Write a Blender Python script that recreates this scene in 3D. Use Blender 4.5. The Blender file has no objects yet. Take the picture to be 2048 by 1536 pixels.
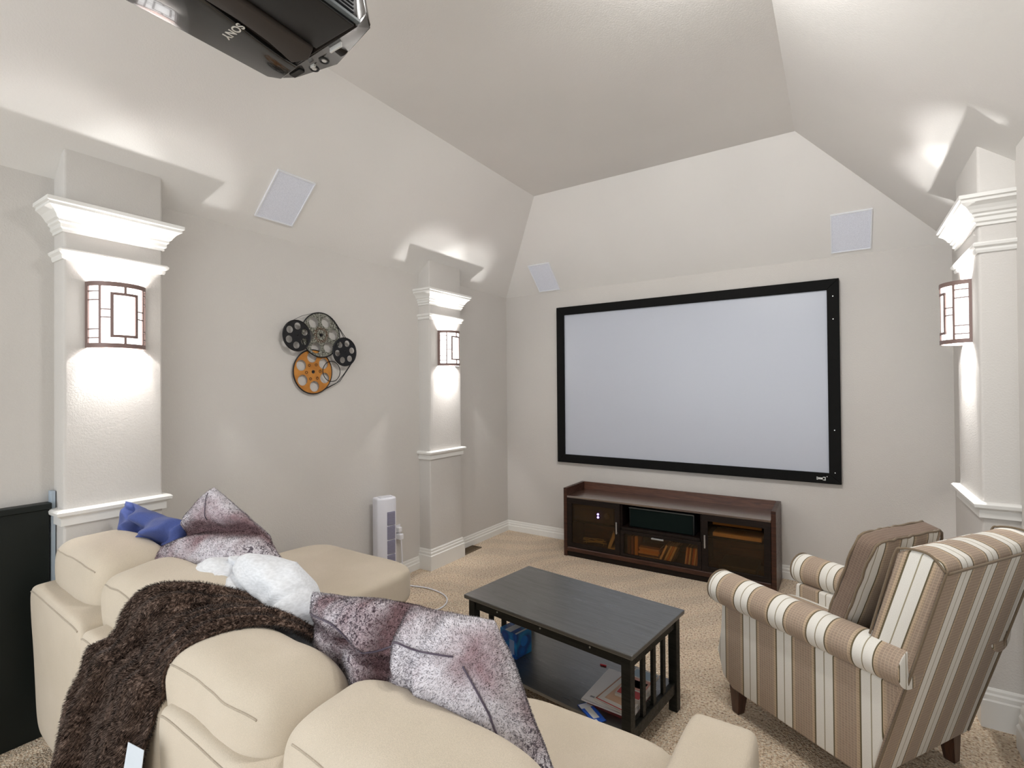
import bpy, bmesh, math, random
import numpy as np
from mathutils import Vector, Matrix, noise, Euler

random.seed(7)
S = bpy.context.scene
COL = S.collection
R = math.radians
PI = math.pi

# ------------------------------------------------------------------ camera
def set_camera():
    yaw, pit, roll = R(33.0905), R(0.5096), R(0.4507)
    F = Vector((-math.sin(yaw)*math.cos(pit), math.cos(yaw)*math.cos(pit), math.sin(pit)))
    Rt = Vector((math.cos(yaw), math.sin(yaw), 0))
    U = Rt.cross(F)
    R2 = Rt*math.cos(roll)-U*math.sin(roll)
    U2 = U*math.cos(roll)+Rt*math.sin(roll)
    cd = bpy.data.cameras.new('camera'); cam = bpy.data.objects.new('camera', cd)
    COL.objects.link(cam)
    m = Matrix((R2, U2, -F)).transposed().to_4x4()
    m.translation = (0, 0, 1.5)
    cam.matrix_world = m
    cd.sensor_width = 36; cd.lens = 36*1005.4/2048; cd.clip_start = .02
    S.camera = cam
set_camera()

# ------------------------------------------------------------------ world and exposure
w = bpy.data.worlds.new('world'); S.world = w; w.use_nodes = True
bg = w.node_tree.nodes['Background']
bg.inputs[0].default_value = (.93, .97, 1.0, 1); bg.inputs[1].default_value = 1.4
S.view_settings.view_transform = 'Standard'
S.view_settings.look = 'None'
S.view_settings.gamma = 1
S.view_settings.use_curve_mapping = False
S.view_settings.exposure = 0.82

BULB_W = 13.0          # each sconce bulb
FILL_W = 17.0           # each added ceiling fill light

# ------------------------------------------------------------------ material helpers
MATS = {}
def new_mat(name):
    m = bpy.data.materials.new(name); m.use_nodes = True
    nt = m.node_tree
    return m, nt, nt.nodes['Principled BSDF']
def N(nt, typ, **kw):
    n = nt.nodes.new(typ)
    for k, v in kw.items():
        if k in n.inputs.keys(): n.inputs[k].default_value = v
        else: setattr(n, k, v)
    return n
def c4(c): return (c[0], c[1], c[2], 1)
def ramp(nt, src, stops):
    r = nt.nodes.new('ShaderNodeValToRGB')
    els = r.color_ramp.elements
    while len(els) < len(stops): els.new(.5)
    for e, (p, c) in zip(els, stops):
        e.position = p; e.color = c4(c)
    nt.links.new(src, r.inputs[0])
    return r
def bump(nt, b, src, strength, dist):
    bp = N(nt, 'ShaderNodeBump'); bp.inputs['Strength'].default_value = strength
    bp.inputs['Distance'].default_value = dist
    nt.links.new(src, bp.inputs['Height'])
    nt.links.new(bp.outputs[0], b.inputs['Normal'])
    return bp
def plain(name, col, rough=.5, metal=0, spec=.5, coat=0, emit=None, estr=0):
    if name in MATS: return MATS[name]
    m, nt, b = new_mat(name)
    b.inputs['Base Color'].default_value = c4(col)
    b.inputs['Roughness'].default_value = rough
    b.inputs['Metallic'].default_value = metal
    b.inputs['Specular IOR Level'].default_value = spec
    b.inputs['Coat Weight'].default_value = coat
    if emit:
        b.inputs['Emission Color'].default_value = c4(emit)
        b.inputs['Emission Strength'].default_value = estr
    # faint surface variation
    no = N(nt, 'ShaderNodeTexNoise'); no.inputs['Scale'].default_value = 60
    tc = N(nt, 'ShaderNodeTexCoord'); nt.links.new(tc.outputs['Object'], no.inputs['Vector'])
    bump(nt, b, no.outputs['Fac'], .03, .001)
    MATS[name] = m
    return m
def plaster(name, col, bscale=130, bs=.16):
    m, nt, b = new_mat(name)
    tc = N(nt, 'ShaderNodeTexCoord')
    no = N(nt, 'ShaderNodeTexNoise'); no.inputs['Scale'].default_value = bscale
    no.inputs['Detail'].default_value = 3; no.inputs['Roughness'].default_value = .6
    nt.links.new(tc.outputs['Object'], no.inputs['Vector'])
    n2 = N(nt, 'ShaderNodeTexNoise'); n2.inputs['Scale'].default_value = 1.3
    nt.links.new(tc.outputs['Object'], n2.inputs['Vector'])
    r = ramp(nt, n2.outputs['Fac'], [(.3, tuple(c*.97 for c in col)), (.7, tuple(min(1, c*1.02) for c in col))])
    nt.links.new(r.outputs[0], b.inputs['Base Color'])
    b.inputs['Roughness'].default_value = .75
    b.inputs['Specular IOR Level'].default_value = .25
    rr = ramp(nt, no.outputs['Fac'], [(.38, (0, 0, 0)), (.62, (1, 1, 1))])
    bump(nt, b, rr.outputs[0], bs, .0035)
    MATS[name] = m
    return m
WALLC = (.61, .585, .555)
M_wall = plaster('wall_plaster', WALLC)
M_ceil = plaster('ceiling_plaster', (.76, .745, .72), 120, .08)
M_trim = plain('white_trim_paint', (.80, .79, .76), .35)
M_black = plain('black_frame_velvet', (.004, .004, .004), .8, spec=.2)
M_plug = plain('white_plastic', (.80, .80, .84), .4)

def carpet_mat():
    m, nt, b = new_mat('carpet')
    tc = N(nt, 'ShaderNodeTexCoord')
    n1 = N(nt, 'ShaderNodeTexNoise'); n1.inputs['Scale'].default_value = 95; n1.inputs['Detail'].default_value = 2.5
    n2 = N(nt, 'ShaderNodeTexNoise'); n2.inputs['Scale'].default_value = 2.3; n2.inputs['Detail'].default_value = 2
    v = N(nt, 'ShaderNodeTexVoronoi'); v.inputs['Scale'].default_value = 150
    for n in (n1, n2, v): nt.links.new(tc.outputs['Object'], n.inputs['Vector'])
    r = ramp(nt, n1.outputs['Fac'], [(.31, (.24, .145, .08)), (.39, (.62, .44, .285)), (.50, (.84, .655, .47)), (.66, (.94, .83, .66))])
    # pile brushed into lighter and darker vacuum strokes
    mp = N(nt, 'ShaderNodeMapping'); mp.inputs['Rotation'].default_value = (0, 0, R(35))
    nt.links.new(tc.outputs['Object'], mp.inputs['Vector'])
    wv = N(nt, 'ShaderNodeTexWave'); wv.inputs['Scale'].default_value = 1.1; wv.inputs['Distortion'].default_value = 9
    wv.inputs['Detail'].default_value = 1
    wv.wave_profile = 'TRI'
    nt.links.new(mp.outputs[0], wv.inputs['Vector'])
    r2 = ramp(nt, wv.outputs['Fac'], [(.35, (.95, .95, .95)), (.6, (1.05, 1.05, 1.05))])
    mx = N(nt, 'ShaderNodeMix', data_type='RGBA', blend_type='MULTIPLY'); mx.inputs[0].default_value = 1
    nt.links.new(r.outputs[0], mx.inputs[6]); nt.links.new(r2.outputs[0], mx.inputs[7])
    nt.links.new(mx.outputs[2], b.inputs['Base Color'])
    b.inputs['Roughness'].default_value = .95; b.inputs['Specular IOR Level'].default_value = .1
    b.inputs['Sheen Weight'].default_value = .2
    ad = N(nt, 'ShaderNodeMath', operation='ADD')
    nt.links.new(n1.outputs['Fac'], ad.inputs[0]); nt.links.new(v.outputs['Distance'], ad.inputs[1])
    bump(nt, b, ad.outputs[0], .9, .012)
    MATS['carpet'] = m
    return m
M_carpet = carpet_mat()

def fabric(name, col, col2=None, wscale=420, rough=.9, bs=.35, blot=0.06):
    m, nt, b = new_mat(name)
    tc = N(nt, 'ShaderNodeTexCoord')
    n1 = N(nt, 'ShaderNodeTexNoise'); n1.inputs['Scale'].default_value = 3.5; n1.inputs['Detail'].default_value = 4
    nt.links.new(tc.outputs['Object'], n1.inputs['Vector'])
    mp = N(nt, 'ShaderNodeMapping'); mp.inputs['Scale'].default_value = (1, 1, 3.2)
    nt.links.new(tc.outputs['Object'], mp.inputs['Vector'])
    n2 = N(nt, 'ShaderNodeTexNoise'); n2.inputs['Scale'].default_value = wscale*.45; n2.inputs['Detail'].default_value = 2
    nt.links.new(mp.outputs[0], n2.inputs['Vector'])
    c2 = col2 or tuple(c*(1-blot*2) for c in col)
    r = ramp(nt, n1.outputs['Fac'], [(.35, c2), (.65, col)])
    r2 = ramp(nt, n2.outputs['Fac'], [(.35, (.90, .90, .90)), (.65, (1.05, 1.05, 1.05))])
    mx = N(nt, 'ShaderNodeMix', data_type='RGBA', blend_type='MULTIPLY'); mx.inputs[0].default_value = 1
    nt.links.new(r.outputs[0], mx.inputs[6]); nt.links.new(r2.outputs[0], mx.inputs[7])
    nt.links.new(mx.outputs[2], b.inputs['Base Color'])
    b.inputs['Roughness'].default_value = rough; b.inputs['Specular IOR Level'].default_value = .15
    b.inputs['Sheen Weight'].default_value = .15
    bump(nt, b, n2.outputs['Fac'], bs, .0015)
    MATS[name] = m
    return m
M_sofa = fabric('cream_upholstery', (.62, .54, .435), (.565, .49, .385), 1100, blot=.03)
M_pipe = fabric('cream_piping', (.44, .375, .295))
M_blue = fabric('blue_cotton', (.082, .112, .31), (.060, .085, .25), bs=.2)
M_white = fabric('white_plush', (.80, .81, .83), (.72, .74, .78), 160, bs=.6)

def wood(name, col, col2, rough=.35, scale=6, coat=.2, axis=0, spec=.5):
    m, nt, b = new_mat(name)
    tc = N(nt, 'ShaderNodeTexCoord'); mp = N(nt, 'ShaderNodeMapping')
    sc = [14, 14, 14]; sc[axis] = 1.2
    mp.inputs['Scale'].default_value = sc
    nt.links.new(tc.outputs['Object'], mp.inputs['Vector'])
    n1 = N(nt, 'ShaderNodeTexNoise'); n1.inputs['Scale'].default_value = scale; n1.inputs['Detail'].default_value = 6
    n1.inputs['Distortion'].default_value = 1.2
    nt.links.new(mp.outputs[0], n1.inputs['Vector'])
    r = ramp(nt, n1.outputs['Fac'], [(.35, col2), (.62, col)])
    nt.links.new(r.outputs[0], b.inputs['Base Color'])
    rr = ramp(nt, n1.outputs['Fac'], [(.3, (rough+.15,)*3), (.7, (rough,)*3)])
    nt.links.new(rr.outputs[0], b.inputs['Roughness'])
    b.inputs['Coat Weight'].default_value = coat; b.inputs['Coat Roughness'].default_value = .25
    b.inputs['Specular IOR Level'].default_value = spec
    bump(nt, b, n1.outputs['Fac'], .25, .0015)
    MATS[name] = m
    return m
M_sheenwood = wood('black_ash_sheen', (.030, .032, .031), (.011, .012, .011), .26, 5, .6, spec=1.0)  # table top and shelf: greyer base paints in sheen from the screen
M_inner = wood('red_brown_wood', (.11, .042, .022), (.055, .02, .011), .4, 4, .2)
M_tablewood = wood('black_ash_frame', (.012, .013, .010), (.005, .005, .004), .42, 5, .0, spec=.3)  # legs and rails: same ash, darker base without the painted sheen
MATS['black_ash_sheen'].node_tree.nodes['Principled BSDF'].inputs['IOR'].default_value = 1.75
M_espresso = wood('espresso_wood', (.060, .022, .012), (.028, .010, .006), .32, 4, .08, spec=.35)
M_glosstop = wood('espresso_gloss_top', (.075, .035, .022), (.05, .02, .012), .12, 4, 1.0, spec=.8)
MATS['espresso_gloss_top'].node_tree.nodes['Principled BSDF'].inputs['IOR'].default_value = 2.8
M_dark = wood('dark_console_wood', (.012, .006, .004), (.006, .003, .002), .4, 4, .0, spec=.25)
M_footwood = wood('brown_foot_wood', (.075, .028, .013), (.035, .014, .008), .35, 4, .3, axis=2)
M_bronze = plain('sconce_bronze', (.22, .15, .135), .45, .3)

def stripe_mat(name, period=.168, off=-.18, brown=False):
    """woven stripe running along V; U in metres picks the band"""
    m, nt, b = new_mat(name)
    uv = N(nt, 'ShaderNodeUVMap'); uv.uv_map = 'UVMap'
    sp = N(nt, 'ShaderNodeSeparateXYZ'); nt.links.new(uv.outputs[0], sp.inputs[0])
    a = N(nt, 'ShaderNodeMath', operation='MULTIPLY_ADD'); a.inputs[1].default_value = 1/period; a.inputs[2].default_value = off+50
    nt.links.new(sp.outputs[0], a.inputs[0])
    fr = N(nt, 'ShaderNodeMath', operation='FRACT'); nt.links.new(a.outputs[0], fr.inputs[0])
    W_ = (.76, .735, .68); T = (.43, .335, .24); O_ = (.13, .105, .06); G = (.33, .29, .20)
    B_ = (.345, .27, .21)
    r = nt.nodes.new('ShaderNodeValToRGB'); r.color_ramp.interpolation = 'CONSTANT'
    stops = [(0, O_), (.022, T), (.085, B_), (.50, T), (.565, O_), (.59, W_), (.775, G), (.80, W_), (.985, O_)]
    els = r.color_ramp.elements
    while len(els) < len(stops): els.new(.5)
    for e, (p, c) in zip(els, stops): e.position = p; e.color = c4(c)
    nt.links.new(fr.outputs[0], r.inputs[0])
    # basket weave check inside the tan band
    br = N(nt, 'ShaderNodeTexBrick'); br.inputs['Scale'].default_value = 1
    br.offset = 0
    br.inputs['Color1'].default_value = (1, 1, 1, 1); br.inputs['Color2'].default_value = (.93, .9, .9, 1)
    br.inputs['Mortar'].default_value = (1.32, 1.3, 1.25, 1)
    br.inputs['Mortar Size'].default_value = .0012; br.inputs['Mortar Smooth'].default_value = .4
    br.inputs['Brick Width'].default_value = .011; br.inputs['Row Height'].default_value = .0095
    nt.links.new(uv.outputs[0], br.inputs['Vector'])
    inb = N(nt, 'ShaderNodeMath', operation='LESS_THAN'); inb.inputs[1].default_value = .565
    nt.links.new(fr.outputs[0], inb.inputs[0])
    mx = N(nt, 'ShaderNodeMix', data_type='RGBA', blend_type='MULTIPLY')
    nt.links.new(inb.outputs[0], mx.inputs[0]); nt.links.new(r.outputs[0], mx.inputs[6]); nt.links.new(br.outputs[0], mx.inputs[7])
    src = mx.outputs[2]
    no = N(nt, 'ShaderNodeTexNoise'); no.inputs['Scale'].default_value = 500
    nt.links.new(uv.outputs[0], no.inputs['Vector'])
    r2 = ramp(nt, no.outputs['Fac'], [(.3, (.88, .88, .88)), (.7, (1.08, 1.08, 1.08))])
    m2 = N(nt, 'ShaderNodeMix', data_type='RGBA', blend_type='MULTIPLY'); m2.inputs[0].default_value = 1
    nt.links.new(src, m2.inputs[6]); nt.links.new(r2.outputs[0], m2.inputs[7])
    if brown:
        # plain brown check, no white band
        m2.inputs[6].default_value = (.24, .16, .11, 1)
        nt.links.remove(m2.inputs[6].links[0])
        m3 = N(nt, 'ShaderNodeMix', data_type='RGBA', blend_type='MULTIPLY'); m3.inputs[0].default_value = 1
        nt.links.new(br.outputs[0], m3.inputs[6]); m3.inputs[7].default_value = (.185, .135, .105, 1)
        nt.links.new(m3.outputs[2], m2.inputs[6])
    nt.links.new(m2.outputs[2], b.inputs['Base Color'])
    b.inputs['Roughness'].default_value = .9; b.inputs['Specular IOR Level'].default_value = .12
    b.inputs['Sheen Weight'].default_value = .1
    bump(nt, b, no.outputs['Fac'], .3, .0012)
    MATS[name] = m
    return m
M_stripe = stripe_mat('striped_upholstery')
M_brownchk = stripe_mat('brown_check_fabric', brown=True)

def fur_mat(name, kind):
    """root to tip colour through the 'tip' attribute; large soft patches"""
    m, nt, b = new_mat(name)
    tc = N(nt, 'ShaderNodeTexCoord')
    at = N(nt, 'ShaderNodeAttribute'); at.attribute_name = 'tip'
    n1 = N(nt, 'ShaderNodeTexNoise'); n1.inputs['Scale'].default_value = 6.5; n1.inputs['Detail'].default_value = 3
    n2 = N(nt, 'ShaderNodeTexNoise'); n2.inputs['Scale'].default_value = 85; n2.inputs['Detail'].default_value = 3; n2.inputs['Distortion'].default_value = 1.5
    n3 = N(nt, 'ShaderNodeTexNoise'); n3.inputs['Scale'].default_value = 3.5; n3.inputs['Detail'].default_value = 2
    for n in (n1, n2): nt.links.new(tc.outputs['Object'], n.inputs['Vector'])
    mp = N(nt, 'ShaderNodeMapping'); mp.inputs['Location'].default_value = (3.1, 1.7, 9.2)
    nt.links.new(tc.outputs['Object'], mp.inputs['Vector']); nt.links.new(mp.outputs[0], n3.inputs['Vector'])
    if kind == 'frost':
        r1 = ramp(nt, n1.outputs['Fac'], [(.34, (.34, .225, .245)), (.44, (.56, .48, .515)), (.56, (.80, .77, .82))])
        r2 = ramp(nt, n2.outputs['Fac'], [(.40, (.05, .04, .07)), (.50, (1, 1, 1))])
        fac = ramp(nt, n3.outputs['Fac'], [(.36, (.12, .12, .12)), (.52, (.92, .92, .92))])
        mx = N(nt, 'ShaderNodeMix', data_type='RGBA', blend_type='MULTIPLY')
        nt.links.new(fac.outputs[0], mx.inputs[0])
        nt.links.new(r1.outputs[0], mx.inputs[6]); nt.links.new(r2.outputs[0], mx.inputs[7])
        dy = N(nt, 'ShaderNodeAttribute'); dy.attribute_name = 'fold_tone'
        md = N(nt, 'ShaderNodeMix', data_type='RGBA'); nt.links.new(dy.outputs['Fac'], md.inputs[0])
        nt.links.new(mx.outputs[2], md.inputs[6]); md.inputs[7].default_value = (.17, .095, .10, 1)  # dark mauve mixed in by fold depth
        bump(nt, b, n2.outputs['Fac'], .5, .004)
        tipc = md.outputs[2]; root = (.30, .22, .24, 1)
    else:
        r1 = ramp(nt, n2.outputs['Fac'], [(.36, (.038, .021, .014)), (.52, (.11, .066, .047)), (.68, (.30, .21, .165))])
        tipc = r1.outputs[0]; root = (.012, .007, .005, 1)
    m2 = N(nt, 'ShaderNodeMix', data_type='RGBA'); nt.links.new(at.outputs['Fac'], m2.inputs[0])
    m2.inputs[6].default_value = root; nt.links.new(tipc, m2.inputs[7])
    nt.links.new(m2.outputs[2], b.inputs['Base Color'])
    b.inputs['Roughness'].default_value = .65 if kind != 'frost' else .85
    b.inputs['Specular IOR Level'].default_value = .12 if kind != 'frost' else .1
    b.inputs['Sheen Weight'].default_value = .1
    MATS[name] = m
    return m
M_frost = fur_mat('frosted_mauve_fur', 'frost')
M_mink = fur_mat('dark_brown_fur', 'mink')

# ------------------------------------------------------------------ object helpers
def link_mesh(name, me, mat, parent=None, smooth=True):
    o = bpy.data.objects.new(name, me); COL.objects.link(o)
    if mat: me.materials.append(mat)
    if smooth:
        for p in me.polygons: p.use_smooth = True
    if parent: o.parent = parent
    return o
def obj(name, bm, mat, parent=None, smooth=False):
    me = bpy.data.meshes.new(name); bm.normal_update(); bm.to_mesh(me); bm.free()
    return link_mesh(name, me, mat, parent, smooth)
def autosmooth(o, ang=35):
    me = o.data
    for p in me.polygons: p.use_smooth = True
    bm = bmesh.new(); bm.from_mesh(me)
    for e in bm.edges:
        if len(e.link_faces) == 2 and e.calc_face_angle(0) > R(ang): e.smooth = False
    bm.to_mesh(me); bm.free()
    return o
def tag(o, label=None, cat=None, group=None, kind=None):
    if label: o['label'] = label
    if cat: o['category'] = cat
    if group: o['group'] = group
    if kind: o['kind'] = kind
    return o
def thing(name, label, cat, loc=(0, 0, 0), rz=0, group=None):
    o = bpy.data.objects.new(name, None); COL.objects.link(o)
    o.empty_display_size = .1
    o.location = loc; o.rotation_euler = (0, 0, rz)
    return tag(o, label, cat, group)
def copy_tree(o, parent=None):
    c = o.copy(); COL.objects.link(c); c.parent = parent
    for ch in list(o.children): copy_tree(ch, c)
    return c
def box_bm(x0, x1, y0, y1, z0, z1, bev=0, seg=2, bm=None):
    b = bmesh.new()
    bmesh.ops.create_cube(b, size=1)
    for v in b.verts:
        v.co = Vector(((x0+x1)/2+v.co.x*(x1-x0), (y0+y1)/2+v.co.y*(y1-y0), (z0+z1)/2+v.co.z*(z1-z0)))
    if bev > 0: bmesh.ops.bevel(b, geom=list(b.edges), offset=bev, segments=seg, affect='EDGES', profile=.5)
    if bm is None: return b
    me = bpy.data.meshes.new('t'); b.to_mesh(me); b.free(); bm.from_mesh(me); bpy.data.meshes.remove(me)
    return bm
def prism_bm(pts, axis, a, b_, bev=0, seg=2):
    """extrude a polygon. axis 'x': pts are (y,z); 'y': (x,z); 'z': (x,y)"""
    bm = bmesh.new()
    def P(p, t):
        if axis == 'x': return Vector((t, p[0], p[1]))
        if axis == 'y': return Vector((p[0], t, p[1]))
        return Vector((p[0], p[1], t))
    v0 = [bm.verts.new(P(p, a)) for p in pts]; v1 = [bm.verts.new(P(p, b_)) for p in pts]
    n = len(pts)
    bm.faces.new(v0); bm.faces.new(list(reversed(v1)))
    for i in range(n):
        j = (i+1) % n
        bm.faces.new((v0[j], v0[i], v1[i], v1[j]))
    bmesh.ops.recalc_face_normals(bm, faces=list(bm.faces))
    if bev > 0: bmesh.ops.bevel(bm, geom=list(bm.edges), offset=bev, segments=seg, affect='EDGES', profile=.5, clamp_overlap=True)
    return bm
def tube_bm(pts, r, n=8, closed=False, bm=None):
    bm = bm or bmesh.new()
    pts = [Vector(p) for p in pts]; rings = []
    L = len(pts); up = Vector((0, 0, 1))
    prev = None
    for i, p in enumerate(pts):
        a = pts[i-1] if (i > 0 or closed) else p
        c = pts[(i+1) % L] if (i < L-1 or closed) else p
        t = (c-a).normalized()
        if prev is None:
            s = t.cross(up)
            if s.length < .1: s = t.cross(Vector((1, 0, 0)))
        else:
            s = prev-t*prev.dot(t)
        s.normalize(); prev = s
        q = t.cross(s)
        rr = r[i] if isinstance(r, (list, tuple)) else r
        rings.append([bm.verts.new(p+s*math.cos(2*PI*k/n)*rr+q*math.sin(2*PI*k/n)*rr) for k in range(n)])
    m = L if closed else L-1
    for i in range(m):
        A, B = rings[i], rings[(i+1) % L]
        for k in range(n):
            bm.faces.new((A[k], A[(k+1) % n], B[(k+1) % n], B[k]))
    if not closed:
        bm.faces.new(list(reversed(rings[0]))); bm.faces.new(rings[-1])
    return bm
def cyl_bm(c, r, h, axis='z', n=32, r2=None, bm=None):
    bm = bm or bmesh.new()
    d = {'x': Vector((1, 0, 0)), 'y': Vector((0, 1, 0)), 'z': Vector((0, 0, 1))}[axis]
    c = Vector(c)
    return tube_bm([c, c+d*h], [r, r if r2 is None else r2], n, False, bm)
def set_uv(o, fn):
    me = o.data
    uv = me.uv_layers.new(name='UVMap')
    for p in me.polygons:
        n = p.normal
        for li in p.loop_indices:
            co = me.vertices[me.loops[li].vertex_index].co
            uv.data[li].uv = fn(co, n)
    return o

# ------------------------------------------------------------------ room dimensions (metres, camera stands at x=0, y=0)
XL, XR, YB, YF = -2.973, .645, 4.462, -2.3
ZW, ZC = 2.465, 3.16
CXL, CXR, CYB, CYF = -2.195, -.225, 3.74, -1.7

def quad_wall(name, pts, mat, thick, nrm):
    """slab: polygon pts with thickness along nrm"""
    bm = bmesh.new(); n = Vector(nrm)*thick
    a = [bm.verts.new(Vector(p)) for p in pts]; b = [bm.verts.new(Vector(p)+n) for p in pts]
    bm.faces.new(a); bm.faces.new(list(reversed(b)))
    k = len(pts)
    for i in range(k): bm.faces.new((a[(i+1) % k], a[i], b[i], b[(i+1) % k]))
    bmesh.ops.recalc_face_normals(bm, faces=list(bm.faces))
    o = obj(name, bm, mat); tag(o, kind='structure'); return o
fl = obj('floor', box_bm(XL-.1, XR+.1, YF, YB+.1, -.08, 0), M_carpet); tag(fl, kind='structure')
quad_wall('wall_left', [(XL, -.45, 0), (XL, YB, 0), (XL, YB, ZW), (XL, -.45, ZW)], M_wall, .12, (-1, 0, 0))
quad_wall('wall_back', [(XL, YB, 0), (XR, YB, 0), (XR, YB, ZW), (XL, YB, ZW)], M_wall, .12, (0, 1, 0))
quad_wall('wall_right', [(XR, YF, 0), (XR, YB, 0), (XR, YB, ZW), (XR, YF, ZW)], M_wall, .12, (1, 0, 0))
# the right wall steps forward beside the armchair
JX, JY = .622, 2.89
j = obj('wall_right_return', box_bm(JX, XR+.02, YF, JY, 0, ZW+.03, .012, 2), M_wall); tag(j, kind='structure')
# vaulted ceiling: flat middle and four slopes (one object, solid)
bm = bmesh.new()
lo = [(XL, YF, ZW), (XR, YF, ZW), (XR, YB, ZW), (XL, YB, ZW)]
hi = [(CXL, YF, ZC), (CXR, YF, ZC), (CXR, CYB, ZC), (CXL, CYB, ZC)]
L_ = [bm.verts.new(p) for p in lo]; H_ = [bm.verts.new(p) for p in hi]
T_ = [bm.verts.new((p[0], p[1], ZC+.15)) for p in ((XL-.12, YF, 0), (XR+.12, YF, 0), (XR+.12, YB+.12, 0), (XL-.12, YB+.12, 0))]
B_ = [bm.verts.new((p[0], p[1], ZW)) for p in ((XL-.12, YF, 0), (XR+.12, YF, 0), (XR+.12, YB+.12, 0), (XL-.12, YB+.12, 0))]
bm.faces.new(H_)
for i, k in ((1, 2), (2, 3), (3, 0)): bm.faces.new((L_[i], L_[k], H_[k], H_[i]))
for i, k in ((1, 2), (2, 3), (3, 0)): bm.faces.new((L_[i], L_[k], B_[k], B_[i])); bm.faces.new((B_[i], B_[k], T_[k], T_[i]))
bm.faces.new(T_)
bm.faces.new((B_[0], L_[0], H_[0], H_[1], L_[1], B_[1], T_[1], T_[0]))
bmesh.ops.recalc_face_normals(bm, faces=list(bm.faces))
ce = obj('ceiling', bm, M_ceil); tag(ce, kind='structure')

# baseboards : profile (out, z)
BP = [(0, 0), (.016, 0), (.016, .052), (.011, .058), (.011, .076), (.007, .083), (.007, .096), (.004, .105), (0, .105)]
def trim_run(name, prof, a, b, out, mat=M_trim, parent=None, kind='structure', zscale=1):
    """sweep profile from a to b, out = unit vector off the wall"""
    a = Vector(a); b = Vector(b); out = Vector(out)
    bm = bmesh.new()
    A = [bm.verts.new(a+out*p[0]+Vector((0, 0, p[1]*zscale))) for p in prof]
    B = [bm.verts.new(b+out*p[0]+Vector((0, 0, p[1]*zscale))) for p in prof]
    n = len(prof)
    bm.faces.new(A); bm.faces.new(list(reversed(B)))
    for i in range(n): bm.faces.new((A[(i+1) % n], A[i], B[i], B[(i+1) % n]))
    bmesh.ops.recalc_face_normals(bm, faces=list(bm.faces))
    o = obj(name, bm, mat, parent)
    if kind and not parent: tag(o, kind=kind)
    return o
P1, P2, PR = (.773, 1.158), (3.125, 3.535), (3.0, 3.49)   # pilaster extents in y
PF = .123
trim_run('baseboard_left', BP, (XL, 1.158, 0), (XL, 3.125, 0), (1, 0, 0))
trim_run('baseboard_left', BP, (XL, 3.535, 0), (XL, YB, 0), (1, 0, 0))
trim_run('baseboard_back', BP, (XL, YB, 0), (XR, YB, 0), (0, -1, 0))
trim_run('baseboard_right', BP, (XR, JY, 0), (XR, 3.0, 0), (-1, 0, 0))
trim_run('baseboard_right', BP, (XR, 3.49, 0), (XR, YB, 0), (-1, 0, 0))
trim_run('baseboard_right', [(p[0]*1.6, p[1]*1.7) for p in BP], (JX, YF, 0), (JX, JY, 0), (-1, 0, 0))

# ------------------------------------------------------------------ pilasters with crown, collar, rail and plinth
def wrap_mould(name, prof, xw, xf, y0, y1, s, z, mat, parent):
    """moulding wrapped round three sides of a pilaster. prof: (out, dz). s=+1 on left wall, -1 on right wall"""
    bm = bmesh.new(); rings = []
    for (o_, dz) in prof:
        rings.append([bm.verts.new((xw, y0-o_, z+dz)), bm.verts.new((xf+s*o_, y0-o_, z+dz)),
                      bm.verts.new((xf+s*o_, y1+o_, z+dz)), bm.verts.new((xw, y1+o_, z+dz))])
    for i in range(len(rings)-1):
        for k in range(3): bm.faces.new((rings[i][k], rings[i][k+1], rings[i+1][k+1], rings[i+1][k]))
    bm.faces.new(list(reversed(rings[0]))); bm.faces.new(rings[-1])
    for k in (0, 3): bm.faces.new([r[k] for r in rings]) if False else None
    bmesh.ops.recalc_face_normals(bm, faces=list(bm.faces))
    return obj(name, bm, mat, parent)
CROWN = [(-.01, 0), (.006, 0), (.006, .012), (.014, .018), (.014, .034), (.022, .04), (.022, .050), (.030, .056), (.036, .068),
         (.046, .082), (.058, .092), (.064, .096), (.064, .108), (.072, .112), (.072, .128), (.0, .130), (-.01, .130)]
COLLAR = [(-.01, 0), (.006, 0), (.010, .010), (.010, .020), (.020, .028), (.022, .038), (.014, .046), (-.01, .048)]
RAIL = [(-.01, 0), (.012, 0), (.012, .034), (.020, .040), (.030, .046), (.032, .060), (.024, .068), (-.01, .070)]
PLINTH = [(-.01, 0), (.018, 0), (.018, .118), (.012, .124), (.012, .142), (.007, .150), (.007, .162), (.003, .172), (-.01, .172)]
def pilaster(n, xw, s, y0, y1):
    xf = xw+s*PF
    root = bpy.data.objects.new('trim_%d' % n, None); COL.objects.link(root); tag(root, kind='structure')
    a, b = sorted((xw-s*.02, xf))
    # top follows the sloped ceiling
    sl = (ZC-ZW)/(CXL-XL) if s > 0 else (ZC-ZW)/(XR-CXR)
    bm = prism_bm([(xw-s*.02, 0), (xf, 0), (xf, ZW+sl*PF+.01), (xw-s*.02, ZW+.0)], 'y', y0, y1)
    es = [e for e in bm.edges if all(abs(v.co.x-xf) < 1e-4 for v in e.verts) and abs(e.verts[0].co.z-e.verts[1].co.z) > 1]
    bmesh.ops.bevel(bm, geom=es, offset=.012, segments=3, affect='EDGES', profile=.5)
    sh = obj('shaft', bm, M_wall, root); autosmooth(sh)
    sh['label'] = 'textured plaster shaft'
    for nm, pr, z in (('crown', CROWN, 2.205), ('collar', COLLAR, 2.085 if n != 0 else 2.1), ('rail', RAIL, .915), ('plinth', PLINTH, 0)):
        wrap_mould(nm, pr, xw, xf, y0, y1, s, z, M_trim, root)
    return root
pilaster(1, XL, 1, *P1)
pilaster(2, XL, 1, *P2)
pilaster(3, XR, -1, *PR)

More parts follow.
